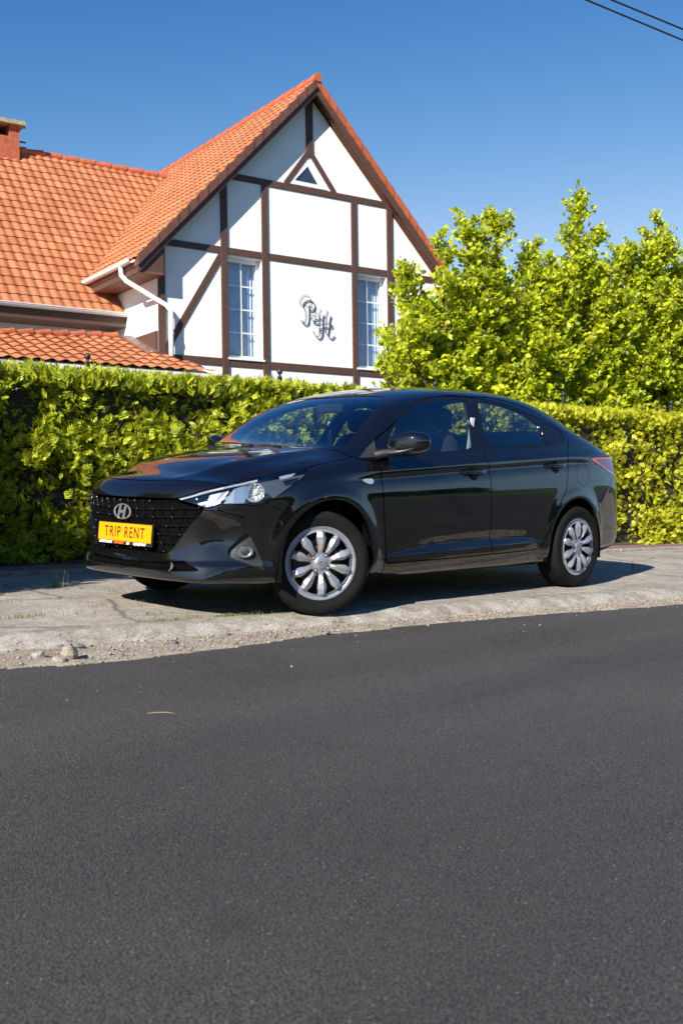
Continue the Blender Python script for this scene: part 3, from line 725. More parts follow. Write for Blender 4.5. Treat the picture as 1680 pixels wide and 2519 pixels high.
# antenna, wipers, cabin
mb = MB(); mb.tube([(-.10, .30, .985), (-.14, .05, .992), (-.20, -.28, .996)], .006, 6); mb.tube([(-.13, -.30, .985), (-.21, -.50, .985), (-.24, -.60, .99)], .006, 6); mb.box((-.12, -.06, .975), (-.08, .02, .998)); mb.build('wiper', RUBBER, car)
def plush(name, lo, hi, mat, rot=None, parent=None, pw=.6):
    """rounded cushion"""
    c = (Vector(lo) + Vector(hi)) / 2; h = (Vector(hi) - Vector(lo)) / 2; n = 20; m_ = 12; V = []
    e = lambda v: math.copysign(abs(v) ** pw, v)
    for i in range(m_ + 1):
        ph = math.pi * i / m_
        for k in range(n):
            t = 2 * math.pi * k / n; V.append((e(math.sin(ph) * math.cos(t)) * h.x, e(math.sin(ph) * math.sin(t)) * h.y, e(math.cos(ph)) * h.z))
    Mx = Matrix.Rotation(rot or 0, 3, 'Y'); V = [Mx @ Vector(v) + c for v in V]
    mb = MB(); mb.add(V, [(i * n + k, i * n + (k + 1) % n, (i + 1) * n + (k + 1) % n, (i + 1) * n + k) for i in range(m_) for k in range(n)]); return mb.build(name, mat, parent, True)
BELTM = pm('grey_belt_webbing', (.30, .30, .32), .8)
for s in (1, -1):
    sb = plush('front_seat', (-1.52, .36 * s - .24, .55), (-1.34, .36 * s + .24, 1.13), SEATM, R(-14), car)
    plush('seat_cushion', (-1.42, .36 * s - .25, .42), (-.92, .36 * s + .25, .58), SEATM, 0, sb)
    plush('headrest', (-1.57, .36 * s - .13, 1.13), (-1.45, .36 * s + .13, 1.30), SEATM, R(-8), sb)
    mb = MB(); mb.tube([(-1.50, .36 * s - .05, 1.08), (-1.51, .36 * s - .05, 1.18)], .006, 6); mb.build('headrest_post', CHROME, sb); mb = MB(); mb.tube([(-1.50, .36 * s + .05, 1.08), (-1.51, .36 * s + .05, 1.18)], .006, 6); mb.build('headrest_post', CHROME, sb)
    mb = MB(); mb.tube([(-1.50, .70 * s, 1.22), (-1.49, .68 * s, 1.02), (-1.47, .66 * s, .75)], .018, 6); mb.build('seat_belt', BELTM, car)
rs = plush('rear_seat', (-2.48, -.62, .55), (-2.26, .62, 1.06), SEATM, R(-20), car)
for y in (-.40, .40): plush('headrest', (-2.52, y - .13, 1.03), (-2.41, y + .13, 1.17), SEATM, R(-10), rs)
mb = MB(); mb.prism([(-.20, .40), (-.20, .90), (-.28, .955), (-.52, .96), (-.66, .93), (-.70, .80), (-.62, .40)], -.70, .70, lambda x, y, z: (x, z, y)); dsh = mb.build('dashboard', TRIMIN, car, True)
mb = MB(); n = 36; V = []
for k in range(n):
    t = 2 * math.pi * k / n
    for q in range(6):
        a_ = 2 * math.pi * q / 6; r = .185 + .014 * math.cos(a_); V.append(Vector((-.88 + .25 * 0 - (r * math.sin(t)) * .42 + .013 * math.sin(a_), .36 + r * math.cos(t), .92 + r * math.sin(t) * .9)))
mb.add(V, [(k * 6 + q, ((k + 1) % n) * 6 + q, ((k + 1) % n) * 6 + (q + 1) % 6, k * 6 + (q + 1) % 6) for k in range(n) for q in range(6)]); mb.tube([(-.70, .36, .86), (-.87, .36, .92)], .05, 10); mb.build('steering_wheel', TRIMIN, car, True)
mb = MB(); mb.box((-.84, -.12, 1.235), (-.80, .12, 1.295)); mb.build('rear_view_mirror', TRIMIN, car, bevel=.008)
mb = MB(); mb.box((-3.0, -.66, .93), (-2.45, .66, .97)); mb.build('parcel_shelf', TRIMIN, car)
for s in (1, -1):
    mb = MB(); mb.prism([(-.45, .45), (-.45, .90), (-1.5, .95), (-2.3, 1.0), (-2.3, .45)], .70, .745, lambda x, y, z: (x, z * s, y)); mb.build('door_trim', TRIMIN, car)
mb = MB(); mb.tube([(-1.50, .74, .98), (-1.53, .67, 1.14), (-1.60, .57, 1.33)], .03, 8); mb.build('door_pillar', TRIMIN, car, True); mb = MB(); mb.tube([(-1.50, -.74, .98), (-1.53, -.67, 1.14), (-1.60, -.57, 1.33)], .03, 8); mb.build('door_pillar', TRIMIN, car, True)
h_ = BV.ray_cast(Vector((-5, .60, .70)), Vector((1, 0, 0)))
mb = MB(); q_ = h_[0] + h_[1] * .003; a_ = Vector((-h_[1].y, h_[1].x, 0)).normalized(); b_ = h_[1].cross(a_).normalized(); b_ = b_ if b_.z > 0 else -b_
mb.add([q_ - a_ * .04 - b_ * .045, q_ + a_ * .04 - b_ * .045, q_ + a_ * .04 + b_ * .045, q_ - a_ * .04 + b_ * .045], [(0, 1, 2, 3)]); mb.build('sticker', WHT, car, flipfix=False)
# ---------------------------------------------------------------- wheels
def wheel_mesh():
    """everything in wheel space: axle along +Y (outwards), centre at origin"""
    R0 = .3105; HW = .096
    prof = [(-.094, .215), (-.097, .235), (-.101, .262), (-.098, .288), (-.088, .302), (-.078, .3075), (-.052, .3095), (-.050, .302), (-.044, .302), (-.042, .310), (-.018, .3105), (-.016, .302), (-.009, .302), (-.007, .3105), (.007, .3105), (.009, .302), (.016, .302), (.018, .3105), (.042, .310), (.044, .302), (.050, .302), (.052, .3095), (.078, .3075), (.088, .302), (.098, .288), (.1015, .270), (.1015, .262), (.099, .245), (.097, .235), (.094, .2185), (.086, .214)]
    n = 360; V = []
    for k in range(n):
        t = 2 * math.pi * k / n
        for j, (y, r) in enumerate(prof):
            ay = abs(y); rr = r
            if r > .300 and ay > .05:
                ph = (k + (6 * (ay - .05) / .04 if y > 0 else -6 * (ay - .05) / .04)) % 5
                if ph < .9: rr -= .0022
            if r > .309 and ay < .045:
                ph = (k + int(ay * 200)) % 8
                if ph < 1: rr -= .004
            V.append((rr * math.cos(t), y, rr * math.sin(t)))
    V = [(x * q_, y, z * q_) for x, y, z in V for q_ in (1 - .021 * min(1, max(0, (math.hypot(x, z) - .235) / .05)),)]
    m_ = len(prof); F = [(k * m_ + j, ((k + 1) % n) * m_ + j, ((k + 1) % n) * m_ + j + 1, k * m_ + j + 1) for k in range(n) for j in range(m_ - 1)]
    me = bpy.data.meshes.new('tyre'); me.from_pydata(V, [], [f[::-1] for f in F]); me.shade_smooth()
    try: me.set_sharp_from_angle(angle=R(35))
    except Exception: pass
    me.materials.append(TYREM)
    # cover
    nr, nt_ = 64, 480; rs_ = np.concatenate([np.linspace(.006, .19, nr - 10), np.linspace(.192, .2185, 10)]); Vc = []; 
    wf = lambda r: np.interp(r, [.05, .062, .09, .125, .143, .163, .190], [.016, .0120, .0150, .0240, .0262, .0215, .0210])
    SP = math.pi / 5
    def hgt(r, t):
        k = np.round(t / SP); tw = .015 * np.sin((r - .06) / .13 * 3.1)
        d = (t + tw * np.where(k % 2 == 0, 1, -1) - k * SP); dd = (d + math.pi) % (2 * math.pi) - math.pi
        lat = dd * r; ww = wf(r)
        base = np.interp(r, [0, .030, .036, .05, .075, .11, .15, .178, .188, .198, .210, .2185], [.012, .010, .003, .0, .002, .010, .012, .004, -.006, .0, .002, -.010])
        sg_ = np.where(k % 2 == 0, 1, -1); x_ = lat * sg_ / ww; ridge = .016 * np.clip(np.where(x_ < -.25, (x_ + 1.1) / .85, (1.1 - x_) / 1.35), 0, 1) * sm((r - .055) / .03) * sm((.192 - r) / .02)
        groove = -.0 * np.exp(-((lat - .35 * ww) / (.22 * ww)) ** 2) * sm((r - .08) / .03) * sm((.165 - r) / .02)
        return base + ridge + groove, np.abs(lat), ww
    Tt, Rr = np.meshgrid(np.arange(nt_) * 2 * math.pi / nt_, rs_)
    hh, lat, ww = hgt(Rr, Tt)
    P = np.c_[(Rr * np.cos(Tt)).ravel(), hh.ravel(), (Rr * np.sin(Tt)).ravel()]
    i, k = np.meshgrid(np.arange(nr - 1), np.arange(nt_), indexing='ij'); a_ = (i * nt_ + k).ravel(); b_ = (i * nt_ + (k + 1) % nt_).ravel()
    T = np.vstack([np.c_[a_, a_ + nt_, b_], np.c_[b_, a_ + nt_, b_ + nt_]])
    if np.cross(P[T[5000, 1]] - P[T[5000, 0]], P[T[5000, 2]] - P[T[5000, 0]])[1] < 0: T = T[:, ::-1]
    W = Surf(P, T)
    def hole(P):
        r = np.hypot(P[:, 0], P[:, 2]); t = np.arctan2(P[:, 2], P[:, 0]); _, lat, ww = hgt(r, t)
        return -np.minimum(np.minimum(lat - ww, r - .058), .177 - r)
    hole_T, keep = W.split(T, hole)
    nh = 4
    def lug(P):
        d = np.full(len(P), 9.)
        for q in range(4):
            a = math.pi / 4 + q * math.pi / 2 + .18; d = np.minimum(d, np.hypot(P[:, 0] - .053 * math.cos(a), P[:, 2] - .053 * math.sin(a)) - .0135)
        return d
    lug_T, keep = W.split(keep, lug)
    u, inv = np.unique(keep, return_inverse=True); inv = inv.reshape(keep.shape)
    mc = bpy.data.meshes.new('wheel_cover'); mc.from_pydata([tuple(v) for v in W.P[u]], [], [tuple(map(int, f)) for f in inv]); mc.shade_smooth()
    mc.normals_split_custom_set_from_vertices([tuple(v) for v in W.N[u]]); mc.materials.append(SILVER)
    W.N[:] = (0, 1, 0); Vr, Fr = W.rim(keep, .016)
    mr = bpy.data.meshes.new('wheel_cover_edge'); mr.from_pydata([tuple(map(float, v)) for v in Vr], [], [tuple(map(int, f)) for f in Fr]); mr.materials.append(SILVER)
    # nuts
    mb = MB()
    for q in range(1):
        cx = cz = 0
        mb.lathe([(.0085, -.012), (.0085, .003), (.006, .006), (.0005, .007)], 6, lambda x, y, z: (cx + x, z, cz + y)); 
    o = mb.build('wheel_nuts', CHROME); mn = o.data; bpy.data.objects.remove(o)
    mb = MB()
    def Tl(x, y, d): return (x, .0125 + d, y)
    nn = 32; V = []
    for k in range(nn):
        t = 2 * math.pi * k / nn
        for rr in (1, .80): V.append(Tl(.020 * rr * math.cos(t), .0135 * rr * math.sin(t), .0015))
    mb.add(V, [(2 * k, 2 * ((k + 1) % nn), 2 * ((k + 1) % nn) + 1, 2 * k + 1) for k in range(nn)])
    for x0, x1 in ((-.008, -.002), (.003, .009)): mb.add([Tl(x0 - .002, -.0095, .0015), Tl(x0 + .002, -.0095, .0015), Tl(x1 + .002, .0095, .0015), Tl(x1 - .002, .0095, .0015)], [(0, 1, 2, 3)])
    mb.add([Tl(-.006, -.002, .0014), Tl(.006, .001, .0014), Tl(.007, .004, .0014), Tl(-.005, .001, .0014)], [(0, 1, 2, 3)])
    o = mb.build('hub_badge', CHROME); mh = o.data; bpy.data.objects.remove(o)
    # barrel, disc
    mb = MB(); mb.lathe([(.214, .082), (.205, .060), (.200, -.07), (.214, -.09)], 48, lambda x, y, z: (x, z, y)); mb.lathe([(.200, -.02), (.05, -.03), (.001, -.03)], 48, lambda x, y, z: (x, z, y)); mb.build
    o = mb.build('steel_rim', STEEL, None, True, flipfix=False); ms = o.data; bpy.data.objects.remove(o)
    mb = MB(); mb.lathe([(.133, .000), (.133, .012), (.085, .012), (.080, .040), (.001, .040)], 48, lambda x, y, z: (x, z, y))
    o = mb.build('brake_disc', DISCM, None, True); md = o.data; bpy.data.objects.remove(o)
    mb = MB(); 
    mb.prism([(.075, -.06), (.150, -.075), (.158, 0), (.150, .075), (.075, .06)], -.02, .045, lambda x, y, z: (x, z, y)); o = mb.build('brake_caliper', STEEL, None); mk = o.data; bpy.data.objects.remove(o)
    return me, mc, mr, mn, mh, ms, md, mk
WM = wheel_mesh()
for (x, y, s, st, spin) in ((.025, .766, 1, -25, .35), (-2.6, .770, 1, 0, 1.62), (0, -.768, -1, -25, .9), (-2.6, -.770, -1, 0, .2)):
    wr = empty('wheel', (x, y, .3045)); wr.parent = car
    wr.rotation_euler = (0, 0, R(st) + (0 if s > 0 else math.pi))
    for me_, nm, off, sp in ((WM[0], 'tyre', 0, 0), (WM[1], 'wheel_cover', .086, 1), (WM[5], 'steel_rim', 0, 0), (WM[6], 'brake_disc', .01, 0)):
        o = bpy.data.objects.new(nm, me_); COL.objects.link(o); o.parent = wr; o.location = (0, off, 0)
        if nm == 'wheel_cover': o.rotation_euler = (0, spin, 0); o.scale = (1.03, 1, 1.03)
        if nm == 'tyre': tyre_ = o
    for me_, nm, off in ((WM[2], 'wheel_cover_edge', .086), (WM[4], 'hub_badge', .086)):
        o = bpy.data.objects.new(nm, me_); COL.objects.link(o); o.parent = wr; o.location = (0, off, 0); o.rotation_euler = (0, spin, 0); o.scale = (1.03, 1, 1.03)
    for q in range(4):
        a = math.pi / 4 + q * math.pi / 2 + .18; o = bpy.data.objects.new('wheel_nut', WM[3]); COL.objects.link(o); o.parent = wr; v_ = Matrix.Rotation(spin, 3, 'Y') @ Vector((.053 * math.cos(a), .088, .053 * math.sin(a))); o.location = v_
    o = bpy.data.objects.new('brake_caliper', WM[7]); COL.objects.link(o); o.parent = wr; o.location = (0, .0, 0); o.rotation_euler = (0, R(0 if s > 0 else 180), 0)
# ================================================================ STREET (e runs along the street, m points from the hedge to the road)
EV = Vector((-.983, .182, 0)).normalized(); MV = Vector((.182, .983, 0)).normalized()
def st(s, t, z=0): return EV * s + MV * t + Vector((0, 0, z))
def attr_mat(name, cols, rough, bump, bscale, nscale=1.5, extra=None, spec=.3):
    """ground material: large patches + fine grain"""
    m = bpy.data.materials.new(name); m.use_nodes = True; n = m.node_tree; b = n.nodes['Principled BSDF']; tc = n.nodes.new('ShaderNodeTexCoord')
    b.inputs['Roughness'].default_value = rough; b.inputs['Specular IOR Level'].default_value = spec
    n1 = n.nodes.new('ShaderNodeTexNoise'); n1.inputs['Scale'].default_value = nscale; n1.inputs['Detail'].default_value = 10; n1.inputs['Roughness'].default_value = .6
    cr = n.nodes.new('ShaderNodeValToRGB'); cr.color_ramp.elements[0].position = .32; cr.color_ramp.elements[1].position = .68
    cr.color_ramp.elements[0].color = (*cols[0], 1); cr.color_ramp.elements[1].color = (*cols[1], 1)
    n2 = n.nodes.new('ShaderNodeTexNoise'); n2.inputs['Scale'].default_value = bscale; n2.inputs['Detail'].default_value = 5; n2.inputs['Roughness'].default_value = .7
    c2 = n.nodes.new('ShaderNodeValToRGB'); c2.color_ramp.elements[0].position = .35; c2.color_ramp.elements[1].position = .65
    c2.color_ramp.elements[0].color = (.62, .62, .62, 1); c2.color_ramp.elements[1].color = (1.3, 1.3, 1.3, 1)
    mx = n.nodes.new('ShaderNodeMixRGB'); mx.blend_type = 'MULTIPLY'; mx.inputs[0].default_value = 1
    for q in (n1, n2): n.links.new(tc.outputs['Object'], q.inputs['Vector'])
    n.links.new(n1.outputs['Fac'], cr.inputs['Fac']); n.links.new(n2.outputs['Fac'], c2.inputs['Fac'])
    n.links.new(cr.outputs['Color'], mx.inputs[1]); n.links.new(c2.outputs['Color'], mx.inputs[2]); n.links.new(mx.outputs[0], b.inputs['Base Color'])
    bp = n.nodes.new('ShaderNodeBump'); bp.inputs['Strength'].default_value = bump; bp.inputs['Distance'].default_value = .006
    n.links.new(n2.outputs['Fac'], bp.inputs['Height']); n.links.new(bp.outputs['Normal'], b.inputs['Normal'])
    return m, n, b, tc, mx
# asphalt: voronoi aggregate
ASPH, n, b, tc, mx = attr_mat('asphalt', ((.062, .060, .0585), (.084, .0815, .079)), .8, 1.0, 150, .45, spec=.3)
vo = n.nodes.new('ShaderNodeTexVoronoi'); vo.inputs['Scale'].default_value = 210; n.links.new(tc.outputs['Object'], vo.inputs['Vector'])
rr = n.nodes.new('ShaderNodeValToRGB'); rr.color_ramp.elements[0].position = .0; rr.color_ramp.elements[0].color = (2.4, 2.32, 2.25, 1); rr.color_ramp.elements[1].position = .62; rr.color_ramp.elements[1].color = (.35, .35, .36, 1)
m3 = n.nodes.new('ShaderNodeMixRGB'); m3.blend_type = 'MULTIPLY'; m3.inputs[0].default_value = .9
n.links.new(vo.outputs['Distance'], rr.inputs['Fac']); n.links.new(mx.outputs[0], m3.inputs[1]); n.links.new(rr.outputs['Color'], m3.inputs[2])
# sparse pale chips
v2 = n.nodes.new('ShaderNodeTexVoronoi'); v2.inputs['Scale'].default_value = 120; n.links.new(tc.outputs['Object'], v2.inputs['Vector'])
sp = n.nodes.new('ShaderNodeSeparateColor'); n.links.new(v2.outputs['Color'], sp.inputs[0])
g1 = n.nodes.new('ShaderNodeMath'); g1.operation = 'GREATER_THAN'; g1.inputs[1].default_value = .975; n.links.new(sp.outputs[0], g1.inputs[0])
g2 = n.nodes.new('ShaderNodeMath'); g2.operation = 'LESS_THAN'; g2.inputs[1].default_value = .26; n.links.new(v2.outputs['Distance'], g2.inputs[0])
g3 = n.nodes.new('ShaderNodeMath'); g3.operation = 'MULTIPLY'; n.links.new(g1.outputs[0], g3.inputs[0]); n.links.new(g2.outputs[0], g3.inputs[1])
m4 = n.nodes.new('ShaderNodeMixRGB'); n.links.new(g3.outputs[0], m4.inputs[0]); n.links.new(m3.outputs[0], m4.inputs[1]); m4.inputs[2].default_value = (.30, .29, .27, 1)
mp = n.nodes.new('ShaderNodeMapping'); mp.inputs['Rotation'].default_value = (0, 0, R(10.5)); mp.inputs['Scale'].default_value = (.12, 1.6, 1); n.links.new(tc.outputs['Object'], mp.inputs['Vector'])
nb = n.nodes.new('ShaderNodeTexNoise'); nb.inputs['Scale'].default_value = 1.1; nb.inputs['Detail'].default_value = 5; n.links.new(mp.outputs[0], nb.inputs['Vector']); rb = n.nodes.new('ShaderNodeValToRGB'); rb.color_ramp.elements[0].position = .35; rb.color_ramp.elements[0].color = (.84, .84, .85, 1); rb.color_ramp.elements[1].position = .65; rb.color_ramp.elements[1].color = (1.12, 1.11, 1.10, 1); n.links.new(nb.outputs['Fac'], rb.inputs['Fac'])
ns = n.nodes.new('ShaderNodeTexNoise'); ns.inputs['Scale'].default_value = 2.3; ns.inputs['Detail'].default_value = 3; n.links.new(tc.outputs['Object'], ns.inputs['Vector']); rs2 = n.nodes.new('ShaderNodeValToRGB'); rs2.color_ramp.elements[0].position = .27; rs2.color_ramp.elements[0].color = (.80, .79, .78, 1); rs2.color_ramp.elements[1].position = .36; rs2.color_ramp.elements[1].color = (1, 1, 1, 1); n.links.new(ns.outputs['Fac'], rs2.inputs['Fac'])
m6 = n.nodes.new('ShaderNodeMixRGB'); m6.blend_type = 'MULTIPLY'; m6.inputs[0].default_value = 1; n.links.new(m4.outputs[0], m6.inputs[1]); n.links.new(rb.outputs[0], m6.inputs[2]); m7 = n.nodes.new('ShaderNodeMixRGB'); m7.blend_type = 'MULTIPLY'; m7.inputs[0].default_value = 1; n.links.new(m6.outputs[0], m7.inputs[1]); n.links.new(rs2.outputs[0], m7.inputs[2])
n.links.new(m7.outputs[0], b.inputs['Base Color'])
bp2 = n.nodes.new('ShaderNodeBump'); bp2.inputs['Strength'].default_value = .9; bp2.inputs['Distance'].default_value = .003; bp2.invert = True
n.links.new(vo.outputs['Distance'], bp2.inputs['Height']); bpo = [q for q in n.nodes if q.type == 'BUMP' and q != bp2][0]; n.links.new(bpo.outputs['Normal'], bp2.inputs['Normal']); n.links.new(bp2.outputs['Normal'], b.inputs['Normal'])
CONC, *_ = attr_mat('old_concrete', ((.255, .230, .200), (.37, .342, .305)), .9, .7, 60, 1.3)
n_ = CONC.node_tree; b_ = n_.nodes['Principled BSDF']; src = b_.inputs['Base Color'].links[0].from_socket; tc_ = [q for q in n_.nodes if q.type == 'TEX_COORD'][0]
vc = n_.nodes.new('ShaderNodeTexVoronoi'); vc.feature = 'DISTANCE_TO_EDGE'; vc.inputs['Scale'].default_value = .85; nw = n_.nodes.new('ShaderNodeTexNoise'); nw.inputs['Scale'].default_value = 3; nw.inputs['Detail'].default_value = 6
mw = n_.nodes.new('ShaderNodeMixRGB'); mw.inputs[0].default_value = .12; n_.links.new(tc_.outputs['Object'], nw.inputs['Vector']); n_.links.new(tc_.outputs['Object'], mw.inputs[1]); n_.links.new(nw.outputs['Color'], mw.inputs[2]); n_.links.new(mw.outputs[0], vc.inputs['Vector'])
rc_ = n_.nodes.new('ShaderNodeValToRGB'); rc_.color_ramp.elements[0].position = .0; rc_.color_ramp.elements[0].color = (.45, .42, .38, 1); rc_.color_ramp.elements[1].position = .012; rc_.color_ramp.elements[1].color = (1, 1, 1, 1); n_.links.new(vc.outputs['Distance'], rc_.inputs['Fac'])
mm_ = n_.nodes.new('ShaderNodeMixRGB'); mm_.blend_type = 'MULTIPLY'; mm_.inputs[0].default_value = 1; n_.links.new(src, mm_.inputs[1]); n_.links.new(rc_.outputs[0], mm_.inputs[2])
nd = n_.nodes.new('ShaderNodeTexNoise'); nd.inputs['Scale'].default_value = 6; nd.inputs['Detail'].default_value = 12; nd.inputs['Roughness'].default_value = .75; n_.links.new(tc_.outputs['Object'], nd.inputs['Vector']); rd = n_.nodes.new('ShaderNodeValToRGB'); rd.color_ramp.elements[0].position = .42; rd.color_ramp.elements[0].color = (.84, .81, .77, 1); rd.color_ramp.elements[1].position = .56; rd.color_ramp.elements[1].color = (1.08, 1.06, 1.03, 1)
n_.links.new(nd.outputs['Fac'], rd.inputs['Fac']); m5 = n_.nodes.new('ShaderNodeMixRGB'); m5.blend_type = 'MULTIPLY'; m5.inputs[0].default_value = 1; n_.links.new(mm_.outputs[0], m5.inputs[1]); n_.links.new(rd.outputs[0], m5.inputs[2]); n_.links.new(m5.outputs[0], b_.inputs['Base Color'])
KERB, *_ = attr_mat('kerb_concrete', ((.27, .25, .222), (.39, .37, .34)), .85, .6, 90, 3)
n_ = KERB.node_tree; b_ = n_.nodes['Principled BSDF']; src = b_.inputs['Base Color'].links[0].from_socket; tc_ = [q for q in n_.nodes if q.type == 'TEX_COORD'][0]
nd = n_.nodes.new('ShaderNodeTexNoise'); nd.inputs['Scale'].default_value = 9; nd.inputs['Detail'].default_value = 12; nd.inputs['Roughness'].default_value = .8; n_.links.new(tc_.outputs['Object'], nd.inputs['Vector']); rd = n_.nodes.new('ShaderNodeValToRGB'); rd.color_ramp.elements[0].position = .40; rd.color_ramp.elements[0].color = (.66, .60, .52, 1); rd.color_ramp.elements[1].position = .58; rd.color_ramp.elements[1].color = (1.08, 1.06, 1.03, 1)
n_.links.new(nd.outputs['Fac'], rd.inputs['Fac']); m5 = n_.nodes.new('ShaderNodeMixRGB'); m5.blend_type = 'MULTIPLY'; m5.inputs[0].default_value = 1; n_.links.new(src, m5.inputs[1]); n_.links.new(rd.outputs[0], m5.inputs[2]); n_.links.new(m5.outputs[0], b_.inputs['Base Color'])
GRAV, *_ = attr_mat('sandy_gravel', ((.24, .20, .155), (.37, .315, .255)), .95, 1.4, 80, 7)
DARKP, *_ = attr_mat('worn_dark_paving', ((.10, .095, .09), (.15, .14, .13)), .9, .4, 80, 2)
SOIL, *_ = attr_mat('soil', ((.05, .04, .025), (.10, .08, .05)), .95, .6, 40, 2)
GRASSG, *_ = attr_mat('lawn', ((.05, .085, .02), (.09, .13, .035)), .9, .8, 60, 1)
def hnoise(s, t, f=1.0, seed=0):
    s = np.asarray(s) * f; t = np.asarray(t) * f
    return (np.sin(s * 1.7 + seed) * np.cos(t * 2.3 - seed) + .5 * np.sin(s * 4.1 - t * 3.3 + seed * 2) + .3 * np.sin(s * 9.7 + t * 7.9 + seed) + .2 * np.sin(s * 21 - t * 17 + seed * 3)) / 2
def strip_sheet(name, s0, s1, ds, ts, zf, mat):
    """grid sheet: ts = list of functions t(s) or constants, zf(s, t, j) height"""
    S_ = np.arange(s0, s1 + 1e-6, ds); V = []; 
    for s_ in S_:
        for j, t in enumerate(ts):
            tt = t(s_) if callable(t) else t; p = st(float(s_), float(tt), float(zf(s_, tt, j))); V.append(p[:])
    n_, m_ = len(S_), len(ts); F = [(i * m_ + j, (i + 1) * m_ + j, (i + 1) * m_ + j + 1, i * m_ + j + 1) for i in range(n_ - 1) for j in range(m_ - 1)]
    V = np.array(V); f0 = F[0]
    if np.cross(V[f0[1]] - V[f0[0]], V[f0[2]] - V[f0[0]])[2] < 0: F = [f[::-1] for f in F]
    return tag(mesh(name, V, F, mat), kind='structure')
TAY = [1.2, 1.28, 1.35, 1.34, 1.27, 1.20, 1.12, 1.08, 1.06, 1.07, 1.10, 1.15]
TA = lambda s: float(np.interp(s, [-3, -1.9, -1.5, -1.15, -.8, -.45, -.1, .5, 1.2, 1.8, 2.4, 8], TAY)) + .008 * math.sin(s * 7) + .005 * math.sin(s * 23)
gm = MB(); gm.add([(-600, -600, -.16), (600, -600, -.16), (600, 600, -.16), (-600, 600, -.16)], [(0, 1, 2, 3)]); tag(gm.build('ground', GRASSG), kind='structure')
strip_sheet('road', -30, 60, .25, [TA] + [1.62 + k * .5 for k in range(13)], lambda s, t, j: -.060 + .004 * hnoise(s, t, .5), ASPH)
strip_sheet('verge', -16, 30, .12, [-2.06] + [-1.9 + k * .12 for k in range(21)] + [.655], lambda s, t, j: .0 + .004 * hnoise(s, t, 1.2, 2) - .004, CONC)
strip_sheet('kerb_joint', -8, 14, .5, [.64, .69], lambda s, t, j: -.009, SOIL)
# sloping kerb with joints
def kz(s, t, j):
    jt = -.007 if (abs(((s + 1.54) % 1.0)) < .012 and j > 0) else 0
    return (.0, .006, .004, -.006, -.022, -.045, -.058)[j] + jt + .0014 * hnoise(s, t, 6, 5) + (.006 * min(0, hnoise(s, t, 23, 3) + .15) if j > 1 else 0)
strip_sheet('kerb', -8, 14, .02, [.667, .68, .78, .82, .86, .90, .93], lambda s, t, j: kz(s, t, j), KERB)
strip_sheet('kerb', -30, -8, .5, [.665, .82, .93], lambda s, t, j: (0, 0, -.058)[j], KERB); strip_sheet('kerb', 14, 60, .5, [.665, .82, .93], lambda s, t, j: (0, 0, -.058)[j], KERB)
strip_sheet('gravel_strip', -8, 14, .03, [.91 + k * .04 for k in range(14)], lambda s, t, j: -.052 + .009 * hnoise(s, t, 9, 1) + .005 * hnoise(s, t, 30, 4) - (.03 if t > TA(s) + .02 else 0), GRAV)
# behind the verge: worn path, low kerb, brick walk and the hedge bed
strip_sheet('path', -16, 30, .25, [-2.06, -2.12], lambda s, t, j: 0.0, DARKP)
mbk = MB(); k = -4
while k < 16: 
    mbk.hexa([st(k + a_, t_, z_) for a_ in (0, .985) for t_ in (-2.13, -2.05) for z_ in (-.05, .030)]); k += 1
bk = mbk.build('back_kerb', KERB, bevel=.006); tag(bk, kind='structure')
BRICK = bpy.data.materials.new('brick_paving'); BRICK.use_nodes = True; n = BRICK.node_tree; b = n.nodes['Principled BSDF']; b.inputs['Roughness'].default_value = .9
tc = n.nodes.new('ShaderNodeTexCoord'); br = n.nodes.new('ShaderNodeTexBrick'); br.inputs['Scale'].default_value = 5; br.inputs['Color1'].default_value = (.22, .11, .085, 1); br.inputs['Color2'].default_value = (.17, .10, .085, 1); br.inputs['Mortar'].default_value = (.12, .10, .08, 1)
n.links.new(tc.outputs['Object'], br.inputs['Vector']); n.links.new(br.outputs['Color'], b.inputs['Base Color'])
strip_sheet('brick_walk', -16, 30, .5, [-2.13, -2.62], lambda s, t, j: .022, BRICK)
strip_sheet('hedge_bed', -16, 30, .25, [-2.60, -2.8, -3.2, -3.7, -30], lambda s, t, j: (.025, .04, .04, .03, -.10)[j] + (.01 * hnoise(s, t, 4) if j < 4 else 0), SOIL)
strip_sheet('far_verge', -30, 60, 1, [8.0, 9.2, 30], lambda s, t, j: (-.07, .03, .06)[j], GRASSG)
